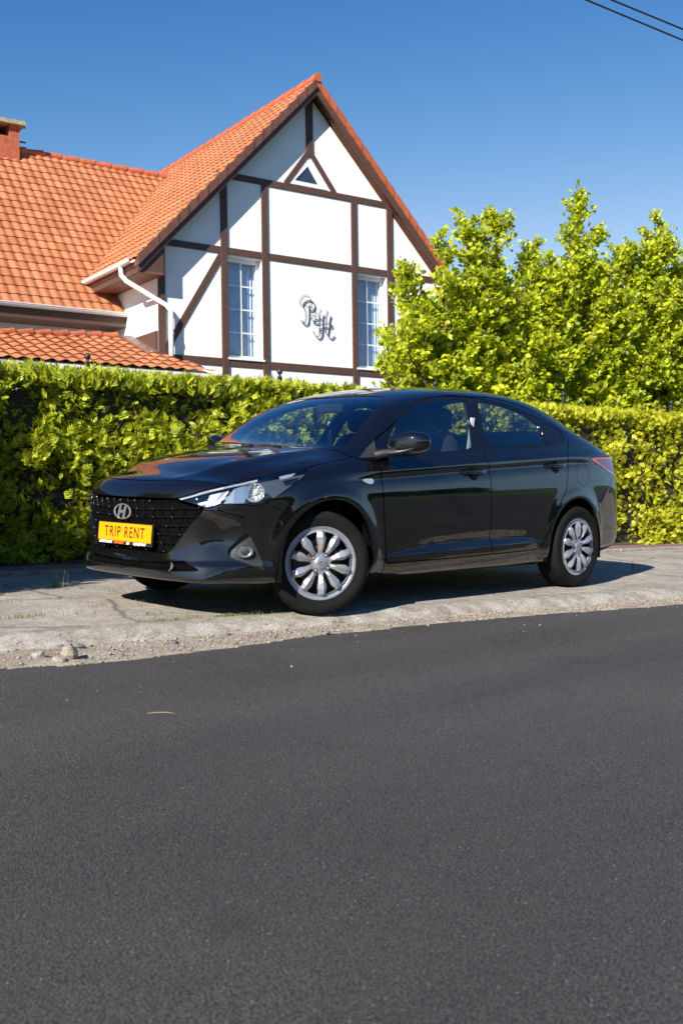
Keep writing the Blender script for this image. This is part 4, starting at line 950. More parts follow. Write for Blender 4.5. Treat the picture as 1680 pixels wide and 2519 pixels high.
# loose stones
rng = random.Random(11)
def stone(mb, c, r, seed=0, flat=.7, n=7):
    rg = random.Random(seed); V = []; 
    for i in range(5):
        ph = math.pi * i / 4
        for k in range(n):
            t = 2 * math.pi * k / n + rg.random() * .3; rr = r * (.75 + .45 * rg.random()); V.append(Vector(c) + Vector((math.sin(ph) * math.cos(t) * rr, math.sin(ph) * math.sin(t) * rr, math.cos(ph) * rr * flat)))
    mb.add(V, [(i * n + k, i * n + (k + 1) % n, (i + 1) * n + (k + 1) % n, (i + 1) * n + k) for i in range(4) for k in range(n)])
mats_ = [pm('stone_a', (.27, .23, .18), .9, var=.3, vscale=80), pm('stone_b', (.13, .125, .125), .9, var=.3, vscale=80), pm('stone_c', (.30, .26, .215), .9, var=.2, vscale=80), pm('stone_d', (.20, .13, .11), .9)]
mb = MB(); mi = []
for i in range(9500):
    s_ = rng.uniform(-3.2, 7.5); t_ = min(rng.uniform(.90, TA(s_) + .03), TA(s_) + abs(rng.gauss(0, .05))) if rng.random() < .988 else TA(s_) + rng.random() ** 2 * .8
    if t_ < .89: continue
    r = .002 + .0075 * rng.random() ** 5; n0 = len(mb.F); stone(mb, st(s_, t_, -.050 + r * .3 if t_ < TA(s_) else -.058 + r * .4), r, i, .7, 5); mi += [rng.choice((0, 0, 0, 0, 1, 2, 2, 2, 3))] * (len(mb.F) - n0)
tag(mesh('loose_gravel', mb.V, mb.F, mats_, None, False, midx=mi), kind='stuff')
for i, (s_, t_, r, fl, m_, lab) in enumerate(((-1.56, 1.25, .042, 1.15, 0, 'largest grey stone standing upright at the asphalt edge'), (-1.62, 1.29, .036, .45, 2, 'flat pale stone leaning in front of the largest stone'), (-1.66, 1.13, .034, .6, 2, 'pale stone behind the largest stone at the kerb foot'), (-1.50, 1.0, .036, .5, 1, 'dark grey stone below the kerb joint'), (-1.40, .97, .026, .6, 1, 'small dark stone at the right of the kerb joint'), (-.95, 1.07, .034, .35, 1, 'flat dark stone lying alone on the gravel'), (-1.98, 1.05, .022, .6, 1, 'dark pebble at the left end of the gravel'), (-.05, 1.14, .016, .6, 1, 'small dark pebble on the asphalt edge'))):
    mb = MB(); stone(mb, (0, 0, 0), r, i + 50, fl, 9); o = mb.build('stone', mats_[m_], None, loc=st(s_ * 1.0 + (.0), t_, -.052 + r * fl * .5)); tag(o, lab, 'stone', 'stones on the gravel strip')
# twig
mb = MB(); P_ = Vector((2.07, 2.10, -.056)); d_ = (Vector(CAM_RT) * 1 + EV * .25).normalized(); d_.z = 0
mb.tube([P_ - d_ * .048, P_ - d_ * .016 + Vector((0, .003, .004)), P_ + d_ * .02 + Vector((0, -.002, .003)), P_ + d_ * .048], [.0016, .0022, .0022, .0014], 6)
tag(mb.build('twig', pm('dry_twig', (.24, .17, .10), .8), None, True), 'thin pale dry twig lying on the dark asphalt', 'twig')
# ---------------------------------------------------------------- foliage tools
def leafmat(name, c0, c1, rough=.45, transl=.35, scale=3.0):
    m = bpy.data.materials.new(name); m.use_nodes = True; n = m.node_tree; n.nodes.clear(); out = n.nodes.new('ShaderNodeOutputMaterial')
    geo = n.nodes.new('ShaderNodeNewGeometry'); cr = n.nodes.new('ShaderNodeValToRGB'); cr.color_ramp.elements[0].color = (*c0, 1); cr.color_ramp.elements[1].color = (*c1, 1)
    n.links.new(geo.outputs['Random Per Island'], cr.inputs['Fac'])
    b = n.nodes.new('ShaderNodeBsdfPrincipled'); b.inputs['Roughness'].default_value = rough; b.inputs['Specular IOR Level'].default_value = .35
    t = n.nodes.new('ShaderNodeBsdfTranslucent'); mx = n.nodes.new('ShaderNodeMixShader'); mx.inputs[0].default_value = transl
    hs = n.nodes.new('ShaderNodeHueSaturation'); hs.inputs['Hue'].default_value = .485; hs.inputs['Value'].default_value = 1.5; n.links.new(cr.outputs[0], hs.inputs['Color']); n.links.new(hs.outputs[0], t.inputs[0])
    n.links.new(cr.outputs[0], b.inputs['Base Color']); n.links.new(b.outputs[0], mx.inputs[1]); n.links.new(t.outputs[0], mx.inputs[2]); n.links.new(mx.outputs[0], out.inputs[0])
    return m
def norm_(a): return a / np.maximum(np.linalg.norm(a, axis=-1, keepdims=True), 1e-9)
def fronds(C, D, U, L, rg, nl=13, wl=.19):
    """flat sprays: C bases, D growing directions, U flat-side directions, L lengths.  returns V, Q (quads)"""
    N_ = len(C); Wd = norm_(np.cross(D, U)); Vs = []; Qs = []; base = 0
    for k in range(nl):
        f = (k + .5) / nl; side = -1 if k % 2 else 1
        if k == nl - 1: side = 0
        a = (.55 + .25 * rg.random(N_)) * side
        st_ = C + D * (L * f * .80)[:, None]; dr = norm_(D * np.cos(a)[:, None] + Wd * np.sin(a)[:, None] + U * (rg.normal(0, .16, N_))[:, None])
        ln = L * (.52 * (1 - f * .55)); wd = ln * wl; pr = norm_(np.cross(dr, U))
        Vs.append(np.stack([st_ - pr * (wd * .35)[:, None], st_ + pr * (wd * .35)[:, None], st_ + dr * (ln * .62)[:, None] + pr * (wd * .62)[:, None], st_ + dr * ln[:, None], st_ + dr * (ln * .62)[:, None] - pr * (wd * .62)[:, None]], 1))
    V = np.stack(Vs, 1).reshape(-1, 5, 3); n_ = len(V); idx = np.arange(n_)[:, None] * 5
    Q = np.vstack([np.hstack([idx, idx + 1, idx + 2, idx + 4]), np.hstack([idx + 4, idx + 2, idx + 3, idx + 3])])
    return V.reshape(-1, 3), idx, n_
def frond_mesh(name, C, D, U, L, rg, mat, parent=None, nl=13, wl=.19):
    V, idx, n_ = fronds(C, D, U, L, rg, nl, wl)
    T = np.vstack([np.hstack([idx, idx + 1, idx + 2]), np.hstack([idx, idx + 2, idx + 4]), np.hstack([idx + 4, idx + 2, idx + 3])])
    return fast_mesh(name, V, T, mat, parent)
ev = np.array(EV[:]); mv = np.array(MV[:]); zv_ = np.array([0, 0, 1.])
HEDGEM = leafmat('thuja_foliage', (.10, .16, .010), (.58, .60, .032), .5, .24)
HEDGEY = leafmat('golden_thuja_foliage', (.17, .22, .010), (.66, .63, .030), .5, .22)
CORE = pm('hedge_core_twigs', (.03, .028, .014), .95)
def hedge(name, s0, s1, tf, tb, h, n_, seed, mat, label, Lr=(.07, .17), lump=.10):
    rg = np.random.default_rng(seed); root = empty(name, st((s0 + s1) / 2, (tf + tb) / 2, 0)); tag(root, label, 'hedge')
    ri = root.location.copy()
    # lumps: shrubs ~0.55 m apart plus clumps
    sc_ = rg.uniform(s0, s1, 400); zc_ = rg.uniform(0, h, 400); am = rg.normal(0, 1, 400); rad = rg.uniform(.08, .28, 400)
    def bulge(s_, z_):
        r = np.zeros(len(s_))
        for a, b_, c, d in zip(sc_, zc_, am, rad): r += c * np.exp(-((s_ - a) ** 2 + (z_ - b_) ** 2) / d ** 2)
        return lump * (np.tanh(r) - .2 * np.cos(s_ * 2 * math.pi / .62))
    area = [(s1 - s0) * h, (s1 - s0) * (tf - tb), .45 * (s1 - s0) * h, (tf - tb) * h * .5, (tf - tb) * h * .5]; pr = np.array(area) / sum(area); which = rg.choice(5, n_, p=pr)
    S_ = rg.uniform(s0, s1, n_); Z_ = rg.uniform(.02, h, n_); T_ = rg.uniform(tb, tf, n_); nrm = np.zeros((n_, 3))
    # fronds grow in clumps: each belongs to a cluster centre on the hedge skin
    nc = max(20, int((s1 - s0) * h * 75)); cs = rg.uniform(s0, s1, nc); cz = rg.uniform(.0, h + .05, nc); cr_ = rg.uniform(.05, .11, nc); cd_ = rg.uniform(-.05, .06, nc)
    ci = rg.integers(0, nc, n_); fm = (which == 0) | (which == 2); off = rg.normal(0, 1, (n_, 2)) * cr_[ci][:, None]
    S_ = np.where(fm, cs[ci] + off[:, 0], S_); Z_ = np.where(fm, np.minimum(cz[ci] + off[:, 1], h + .01), Z_)
    dep = np.where(fm, cd_[ci] - 6.0 * (off ** 2).sum(1) - .06 * rg.random(n_), -.12 * rg.random(n_) ** 1.3)
    m0 = which == 0; T_[m0] = tf + bulge(S_[m0], Z_[m0]) + dep[m0] - .10 * (Z_[m0] / h) ** 2 - .05 * np.clip(.35 - Z_[m0], 0, 1); nrm[m0] = mv
    m1 = which == 1; Z_[m1] = h + .5 * bulge(S_[m1], T_[m1] + 50) + dep[m1]; nrm[m1] = zv_
    m2 = which == 2; T_[m2] = tb - bulge(S_[m2], Z_[m2]) - dep[m2]; nrm[m2] = -mv
    m3 = which == 3; S_[m3] = s0 + dep[m3] * -1; nrm[m3] = -ev; m5 = which == 4; S_[m5] = s1 + dep[m5]; nrm[m5] = ev
    Z_ = np.maximum(Z_, .03); C = S_[:, None] * ev + T_[:, None] * mv + Z_[:, None] * zv_
    az = rg.normal(0, .75, n_); along = np.where(which[:, None] < 3, ev, mv)
    offd = np.where(fm[:, None], off[:, :1] * ev + off[:, 1:] * zv_, 0) / .09
    D = norm_(offd * .7 + nrm * rg.uniform(.25, 1.0, (n_, 1)) + along * np.sin(az)[:, None] * .9 + zv_ * rg.uniform(-.25, .95, (n_, 1)))
    U = norm_(np.cross(D, norm_(rg.normal(0, 1, (n_, 3)))))
    L = rg.uniform(Lr[0], Lr[1], n_)
    o = frond_mesh('foliage', C - np.array(ri[:]), D, U, L, rg, mat, root)
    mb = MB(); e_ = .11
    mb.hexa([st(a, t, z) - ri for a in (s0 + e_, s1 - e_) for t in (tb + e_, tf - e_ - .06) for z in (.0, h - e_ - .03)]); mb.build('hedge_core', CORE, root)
    k = s0 + .3; mb = MB()
    while k < s1: mb.tube([st(k, (tf + tb) / 2 + .1, 0) - ri, st(k + .03, (tf + tb) / 2 + .1, h * .8) - ri], [.03, .015], 6); k += .6
    mb.build('trunk', BARK, root)
    return root
BARK = pm('bark', (.12, .085, .06), .95, bump=.5, bscale=40)
hedge('thuja_hedge', -3.2, 3.05, -2.78, -3.4, 1.60, 38000, 1, HEDGEM, 'long clipped green thuja hedge behind the front half of the car', (.06, .145), .12)
hedge('thuja_hedge', 3.12, 13.5, -2.62, -3.3, 1.59, 50000, 2, HEDGEY, 'yellower clipped thuja hedge behind the rear of the car, under the leafy trees', (.042, .10), .08)
hedge('thuja_hedge', -4.3, -3.2, .0, -2.5, 2.7, 6000, 5, HEDGEM, 'unseen hedge block added beyond the left edge to shade the verge and long hedge')  # added out of view as a shadow caster, height set by its shade
# metal fence behind the hedge
IRON = pm('dark_iron', (.035, .038, .042), .45, .4)
fr_ = empty('iron_fence', st(4, -3.62, 0), label='dark iron fence with spikes and ball finials showing above the hedge', cat='fence'); fl_ = fr_.location.copy()
s_ = .41 - 2.085 * 3; 
while s_ < 14:
    mb = MB(); p = st(s_, -3.62, 0) - fl_; mb.box((p.x - .02, p.y - .02, 0), (p.x + .02, p.y + .02, 1.80)); post = mb.build('post', IRON, fr_)
    mb = MB(); mb.lathe([(.024, 1.80), (.016, 1.812), (.012, 1.825), (.020, 1.832), (.028, 1.845), (.030, 1.858), (.027, 1.871), (.017, 1.884), (.001, 1.888)], 16, lambda x, y, z: (x + p.x, y + p.y, z)); mb.build('ball_finial', IRON, post, True)
    mb = MB()
    for k in range(1, 7):
        q = st(s_ + 2.085 * k / 7, -3.62, 0) - fl_; zt = 1.83 - .10 * math.sin(math.pi * k / 7) + .02
        mb.tube([(q.x, q.y, .1), (q.x, q.y, zt - .09)], .008, 6); mb.tube([(q.x, q.y, zt - .09), (q.x, q.y, zt - .07), (q.x, q.y, zt)], [.008, .015, .001], 6)
    for z in (.25, 1.55): mb.tube([st(s_, -3.62, z) - fl_, st(s_ + 2.085, -3.62, z) - fl_], .012, 6)
    mb.build('spiked_panel', IRON, fr_); s_ += 2.085
# ---------------------------------------------------------------- leafy trees
LEAFM = leafmat('broad_leaf', (.14, .21, .010), (.64, .68, .032), .38, .46)
def leaf_mesh(name, C, D, Nn, L, mat, parent):
    """folded leaves at C, pointing D, face normal Nn, length L"""
    W_ = norm_(np.cross(D, Nn)); Nn = norm_(np.cross(W_, D)); L = L[:, None]
    v = [C, C + D * L * .30 + W_ * L * .26 + Nn * L * .05, C + D * L * .68 + W_ * L * .33 + Nn * L * .04, C + D * L * 1.0 - Nn * L * .08, C + D * L * .68 - W_ * L * .33 + Nn * L * .04, C + D * L * .30 - W_ * L * .26 + Nn * L * .05]
    V = np.stack(v, 1).reshape(-1, 3); i = np.arange(len(C))[:, None] * 6
    T = np.vstack([np.hstack([i, i + 1, i + 2]), np.hstack([i, i + 2, i + 3]), np.hstack([i, i + 3, i + 4]), np.hstack([i, i + 4, i + 5])])
    return fast_mesh(name, V, T, mat, parent)
def leafy_tree(base, stems, label, seed, dens=1.0, zmin=1.2):
    """stems: (ds, dt, top, spread) relative to the base in street directions"""
    rg = np.random.default_rng(seed); root = empty('leafy_tree', st(*base, 0), label=label, cat='tree', group='leafy trees behind the hedge'); b0 = np.array(st(*base, 0)[:])
    bark = MB(); Cs = []; Ds = []; Ns = []; Ls = []
    for (ds, dt, top, spread) in stems:
        tip = ev * ds + mv * dt + zv_ * top; mid = tip * .5 + zv_ * top * .02 + rg.normal(0, .06, 3); mid[2] = top * .55
        P_ = [np.array([rg.normal(0, .06), rg.normal(0, .06), 0]), mid * np.array([.55, .55, .55]), mid, tip]
        def at(u):
            u = u * 3; k = min(int(u), 2); f = u - k; return P_[k] * (1 - f) + P_[k + 1] * f
        pts = [at(u) for u in np.linspace(0, 1, 12)]; bark.tube([tuple(p) for p in pts], [.034 * (1 - .82 * u) for u in np.linspace(0, 1, 12)], 6)
        nb = int(60 * dens * top / 4)
        for _ in range(nb):
            u = rg.uniform(.26, .995); p = at(u); h_ = p[2]
            if h_ < zmin * .8: continue
            ln = spread * (1.05 - u) ** .55 * rg.uniform(.5, 1.1) + .10; az = rg.uniform(0, 2 * math.pi); el = rg.uniform(.1, .95)
            d = np.array([math.cos(az) * math.cos(el), math.sin(az) * math.cos(el), math.sin(el)]); q = p + d * ln; q[2] += .12 * ln
            bark.tube([tuple(p), tuple((p + q) / 2 + rg.normal(0, .02, 3)), tuple(q)], [.009, .006, .003], 4, False)
            nl = int((16 + 66 * ln) * dens * rg.uniform(.7, 1.2)) + 3
            f = rg.uniform(.12, 1.02, nl); c = p + (q - p) * f[:, None] + rg.normal(0, .035, (nl, 3))
            dd = norm_(d * .55 + rg.normal(0, .62, (nl, 3)) + zv_ * .15); Cs.append(c); Ds.append(dd)
            Ns.append(norm_(zv_ * .55 + np.array(SUN[:]) * .7 + rg.normal(0, .55, (nl, 3)))); Ls.append(rg.uniform(.042, .098, nl))
        nl = int(14 * dens); c = at(.97) + rg.normal(0, .05, (nl, 3)) + zv_ * rg.uniform(-.1, .12, (nl, 1)); Cs.append(c); Ds.append(norm_(rg.normal(0, .5, (nl, 3)) + zv_ * .9)); Ns.append(norm_(rg.normal(0, 1, (nl, 3)))); Ls.append(rg.uniform(.05, .10, nl))
    leaf_mesh('crown', np.vstack(Cs), np.vstack(Ds), np.vstack(Ns), np.concatenate(Ls), LEAFM, root)
    bark.build('trunk', BARK, root, True); return root
rg_ = np.random.default_rng(9)
def stemset(lst, n_, s_rng, t_rng, top_rng, spread, seed):
    rg = np.random.default_rng(seed); out = list(lst)
    for _ in range(n_): out.append((rg.uniform(*s_rng), rg.uniform(*t_rng), rg.uniform(*top_rng), spread * rg.uniform(.7, 1.2)))
    return out
leafy_tree((6.3, -4.6), stemset([(-.98, .1, 3.8, .45), (-.45, 0, 4.1, .52), (.18, -.1, 4.25, .48), (-.15, 0, 4.0, .5), (-1.45, .2, 2.9, .50), (-1.75, .15, 2.3, .45), (.75, 0, 3.6, .5), (1.1, 0, 3.6, .5), (1.4, .1, 3.8, .5), (1.7, .0, 3.9, .5), (-1.2, .3, 2.2, .5), (-1.5, .1, 3.3, .5), (-1.65, .2, 2.5, .55), (-1.9, .15, 2.1, .5), (-1.35, .2, 2.9, .6), (-1.75, .3, 1.9, .5)], 26, (-1.6, 1.3), (-.5, .5), (2.2, 3.65), .62, 3), 'leafy tree overlapping the right end of the white gable, its crown in two short spires', 21, 1.15)
leafy_tree((8.3, -4.8), stemset([(-.25, 0, 4.75, .46), (-.02, .1, 4.35, .45), (-.75, .1, 3.75, .45), (.55, 0, 4.0, .5), (1.0, 0, 4.1, .5), (-1.1, 0, 4.0, .55), (-.5, .1, 4.2, .5), (-1.35, .1, 3.9, .6), (.75, .1, 4.1, .6), (1.3, 0, 4.0, .6)], 24, (-1.2, 1.2), (-.5, .5), (2.4, 3.85), .62, 4), 'leafy tree with the tallest single spire, between the other two leafy trees', 22, 1.15)
leafy_tree((10.6, -4.8), stemset([(-.95, .1, 4.72, .42), (-.4, 0, 4.3, .5), (.2, 0, 4.7, .5), (-1.3, .2, 4.3, .5), (-.7, 0, 4.4, .5), (.0, .1, 4.4, .5), (-1.6, 0, 4.2, .55), (.7, 0, 4.4, .5), (-1.15, .1, 4.45, .55), (.4, 0, 4.5, .55)], 26, (-1.5, 1.5), (-.5, .5), (2.4, 4.25), .62, 5), 'leafy tree at the right edge of the picture, dark and gappy at its foot', 23, 1.1)
# low shrubs filling the foot of the trees
leafy_tree((7.2, -5.9), stemset([], 12, (-1.7, 1.7), (-.3, .3), (2.2, 3.1), .7, 7), 'low leafy tree filling the back below the two short spires', 24, .9, .5)
# ---------------------------------------------------------------- HOUSE
HO = Vector((-6.326, -9.591, 2.737)); HA = Vector((-.983, .182, .005)).normalized(); HG = Vector((-.004, -.05, .9987)).normalized(); HN = HA.cross(HG).normalized()
if HN.dot(Vector(CAM_FW)) > 0: HN = -HN
HG = (HG - HA * HG.dot(HA)).normalized(); HN = (HN - HA * HN.dot(HA) - HG * HN.dot(HG)).normalized()
house = empty('house', HO - HG * 2.8, label='white timber-framed house with steep orange tile roof and a gable facing the street', cat='house'); HB = house.location.copy()
def H(a, n, h): return HO + HA * a + HN * n + HG * h - HB
WALL = pm('white_stucco', (.82, .815, .80), .9, var=.012, vscale=3, bump=.25, bscale=120)
WOOD = pm('dark_brown_timber', (.085, .042, .030), .6, var=.3, vscale=30, bump=.3, bscale=60)
SOFF = pm('brown_soffit_boards', (.17, .070, .042), .6, var=.2, vscale=20)
WHP = pm('white_upvc', (.78, .78, .78), .35)
GUT = pm('white_gutter_plastic', (.74, .73, .72), .35)
TILE = bpy.data.materials.new('terracotta_tile'); TILE.use_nodes = True; n = TILE.node_tree; b = n.nodes['Principled BSDF']; b.inputs['Roughness'].default_value = .62
at_ = n.nodes.new('ShaderNodeAttribute'); at_.attribute_name = 'tint'; cr = n.nodes.new('ShaderNodeValToRGB'); e0, e1 = cr.color_ramp.elements; e0.color = (.35, .122, .048, 1); e1.color = (.47, .180, .078, 1)
nz = n.nodes.new('ShaderNodeTexNoise'); nz.inputs['Scale'].default_value = 1.3; nz.inputs['Detail'].default_value = 8; tc = n.nodes.new('ShaderNodeTexCoord'); n.links.new(tc.outputs['Object'], nz.inputs['Vector'])
ad = n.nodes.new('ShaderNodeMath'); ad.operation = 'ADD'; n.links.new(at_.outputs['Fac'], ad.inputs[0]); n.links.new(nz.outputs['Fac'], ad.inputs[1]); sb = n.nodes.new('ShaderNodeMath'); sb.operation = 'SUBTRACT'; sb.inputs[1].default_value = .5; n.links.new(ad.outputs[0], sb.inputs[0])
n.links.new(sb.outputs[0], cr.inputs['Fac']); n.links.new(cr.outputs[0], b.inputs['Base Color'])
VERGE = pm('brown_verge_tile', (.13, .055, .038), .55, var=.2, vscale=9)
TILE2 = pm('ridge_tile', (.42, .11, .045), .6, var=.2, vscale=8)
def tiled(name, O_, U_, Vd, u1, v1, parent, clip=None, p=.180, c=.255, amp=.024, step=.020, seed=0, du=8):
    """pantiles on the plane O_ + u*U_ + v*Vd (v runs up the slope)"""
    W_ = U_.cross(Vd).normalized()
    if W_.z < 0: W_ = -W_
    rg = np.random.default_rng(seed); nu = int(u1 / p * du) + 1; us = np.arange(nu) * p / du; nc = int(math.ceil(v1 / c)); Vv = []; Tn = []
    nrow = 4; tint = rg.random((nc, int(u1 / p) + 2))
    for k in range(nc):
        for q in range(nrow):
            f = (0, .12, .6, 1.0)[q]
            col = (us / p).astype(int); x = (us / p) % 1
            prof = amp * (.5 - .5 * np.cos(2 * math.pi * x)) ** .8
            sc_ = -.022 * np.sin(math.pi * x) * (1 - f)
            v = np.minimum(k * c + f * c + sc_ + rg.normal(0, .0008), v1)
            hgt_ = prof + step * (1 - f) * 1.0 + (.0 if q else -.0)
            pt = np.array(O_[:])[None] + us[:, None] * np.array(U_[:]) + np.broadcast_to(v, us.shape)[:, None] * np.array(Vd[:]) + hgt_[:, None] * np.array(W_[:])
            Vv.append(pt); Tn.append(tint[k, col])
    V = np.vstack(Vv); Tn = np.concatenate(Tn); R_ = nc * nrow; i, j = np.meshgrid(np.arange(R_ - 1), np.arange(nu - 1), indexing='ij'); a = (i * nu + j).ravel()
    T = np.vstack([np.c_[a, a + 1, a + nu + 1], np.c_[a, a + nu + 1, a + nu]])
    f0 = T[0]; nn = np.cross(V[f0[1]] - V[f0[0]], V[f0[2]] - V[f0[0]])
    if nn @ np.array(W_[:]) < 0: T = T[:, ::-1]
    uv = np.c_[np.tile(us, R_), np.repeat([min(k * c + (0, .12, .6, 1.0)[q] * c, v1) for k in range(nc) for q in range(nrow)], nu)]
    if clip is not None:
        S_ = Surf(V, T); 
        s = sdf(uv, np.array(clip)); keep, _ = S_.split(T, s); nv = len(S_.P) - len(V)
        V = S_.P; Tn = np.concatenate([Tn, np.full(nv, .5)]); T = keep
    u, inv = np.unique(T, return_inverse=True); inv = inv.reshape(T.shape); V = V[u]; Tn = Tn[u]
    o = fast_mesh(name, V, inv, TILE, parent, True)
    at = o.data.attributes.new('tint', 'FLOAT', 'POINT'); 
    if len(o.data.vertices) == len(Tn): at.data.foreach_set('value', Tn.astype(np.float32))
    try: o.data.set_sharp_from_angle(angle=R(38))
    except Exception: pass
    return o
def hbox(mb, a0, a1, n0, n1, h0, h1): mb.hexa([H(a, n, h) for a in (a0, a1) for n in (n0, n1) for h in (h0, h1)])
SL = 1.031; AR = 2.93; HR = 5.13; EA = -.60
# walls
mb = MB(); WT = -.25
for a0, a1, h0, h1 in ((-.12, 5.98, -2.9, .02), (-.12, 1.20, .02, 1.80), (1.885, 3.93, .02, 1.80), (4.635, 5.98, .02, 1.80)): hbox(mb, a0, a1, WT, 0, h0, h1)
mb.prism([(-.12, 1.80), (5.98, 1.80), (AR, 4.92)], WT, 0, lambda x, y, z: H(x, z, y)); hw = mb.build('gable_wall', WALL, house)
mb = MB(); hbox(mb, -.119, .13, -6, -.25, -2.9, 1.72); mb.build('side_wall', WALL, house)
mb = MB(); hbox(mb, 5.73, 5.979, -6, -.25, -2.9, 1.72); mb.build('side_wall', WALL, house)
mb = MB(); hbox(mb, -7.5, -.12, -2.15, -1.9, -2.9, .66); mb.build('wing_wall', WALL, house)
# timber
def beam(pts, w=None, d=.024, nm='timber_beam'):
    mb = MB(); mb.prism(pts, -.01, d, lambda x, y, z: H(x, z, y)); return mb.build(nm, WOOD, house, bevel=.004)
def rect(a0, a1, h0, h1): return [(a0, h0), (a1, h0), (a1, h1), (a0, h1)]
rk = lambda a: HR - SL * abs(a - AR) - .12
for a0, a1, h0, h1, d in ((-.125, .0, -2.8, rk(-.05) , .030), (1.065, 1.195, -2.8, rk(1.13), .030), (1.885, 2.01, -2.8, 3.14, .028), (3.825, 3.95, -2.8, 3.14, .028), (4.655, 4.785, -2.8, 3.2, .030), (5.86, 5.985, -2.8, 1.75, .030), (2.845, 2.99, 3.86, rk(2.92) - .05, .028)): beam(rect(a0, a1, h0, h1), d=d)
for a0, a1, h0, h1 in ((1.0, 4.86, 3.13, 3.246), (-.11, 5.98, 1.82, 1.935), (-.11, 5.98, -.125, .004)): beam(rect(a0, a1, h0, h1), d=.021)
def diag(p, q, w, d=.018):
    dx, dy = q[0] - p[0], q[1] - p[1]; l = math.hypot(dx, dy); nx, ny = -dy / l * w / 2, dx / l * w / 2
    beam([(p[0] - nx, p[1] - ny), (q[0] - nx, q[1] - ny), (q[0] + nx, q[1] + ny), (p[0] + nx, p[1] + ny)], d=d)
diag((1.08, 1.80), (-.02, .02), .115); diag((4.76, 1.80), (5.88, .02), .115)
diag((2.93, 3.93), (2.40, 3.24), .10, .025); diag((2.90, 3.93), (3.45, 3.24), .10, .025)
# windows
WG = glass_mat('house_window_glass', (.82, .88, .95), 1.1)
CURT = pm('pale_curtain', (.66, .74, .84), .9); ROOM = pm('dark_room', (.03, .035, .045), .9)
for a0, a1 in ((1.20, 1.885), (3.93, 4.635)):
    h0, h1, nn = .02, 1.80, -.16
    mb = MB(); f = .055
    for b_ in ((a0, a1, h0, h0 + .07), (a0, a1, h1 - .07, h1), (a0, a0 + f, h0 + .07, h1 - .07), (a1 - f, a1, h0 + .07, h1 - .07)): hbox(mb, b_[0], b_[1], nn - .03, nn + .03, b_[2], b_[3])
    wf_ = mb.build('window', WHP, house, bevel=.004)
    mb = MB(); gi0, gi1 = a0 + f, a1 - f; gm_ = (gi0 + gi1) / 2; hbox(mb, gm_ - .012, gm_ + .012, nn - .01, nn + .012, h0 + .07, h1 - .07)
    for k in (1, 2, 3): hbox(mb, gi0, gi1, nn - .008, nn + .010, h0 + .07 + (h1 - h0 - .14) * k / 4 - .010, h0 + .07 + (h1 - h0 - .14) * k / 4 + .010)
    mb.build('muntins', WHP, wf_)
    mb = MB(); mb.add([H(gi0, nn - .004, h0 + .07), H(gi1, nn - .004, h0 + .07), H(gi1, nn - .004, h1 - .07), H(gi0, nn - .004, h1 - .07)], [(0, 1, 2, 3)]); mb.build('pane', WG, wf_)
    V = []; N_ = 120
    for k in range(N_ + 1):
        a = gi0 - .05 + (gi1 - gi0 + .1) * k / N_; nz_ = nn - .10 + .022 * math.sin(k * .62) + .010 * math.sin(k * 1.7 + 1)
        for h in (h0 + .0, h1): V.append(H(a, nz_, h))
    mesh('curtain', V, [(2 * k, 2 * k + 2, 2 * k + 3, 2 * k + 1) for k in range(N_)], CURT, wf_)
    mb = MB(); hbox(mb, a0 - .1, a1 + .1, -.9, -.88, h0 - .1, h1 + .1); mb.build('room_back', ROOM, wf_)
    mb = MB(); hbox(mb, a0 - .02, a1 + .02, -.02, .045, h0 - .03, h0 + .004); mb.build('sill', WHP, wf_)
tri = [(2.49, 3.252), (3.30, 3.252), (2.90, 3.76)]; tin = [(2.585, 3.325), (3.10, 3.32), (2.872, 3.63)]
mb = MB(); V = [H(x, z, y) for z in (.0, .022) for x, y in tri + tin]
mb.add(V, [(i, (i + 1) % 3, 3 + (i + 1) % 3, 3 + i) for i in range(3)] + [(6 + i, 6 + (i + 1) % 3, 9 + (i + 1) % 3, 9 + i) for i in range(3)] + [(i, (i + 1) % 3, 6 + (i + 1) % 3, 6 + i) for i in range(3)] + [(3 + i, 3 + (i + 1) % 3, 9 + (i + 1) % 3, 9 + i) for i in range(3)])
tw = mb.build('window', WHP, house); mb = MB(); mb.add([H(x, .006, y) for x, y in tin], [(0, 1, 2)]); mb.build('pane', pm('dark_window_pane', (.03, .045, .07), .05, 0, 1), tw)
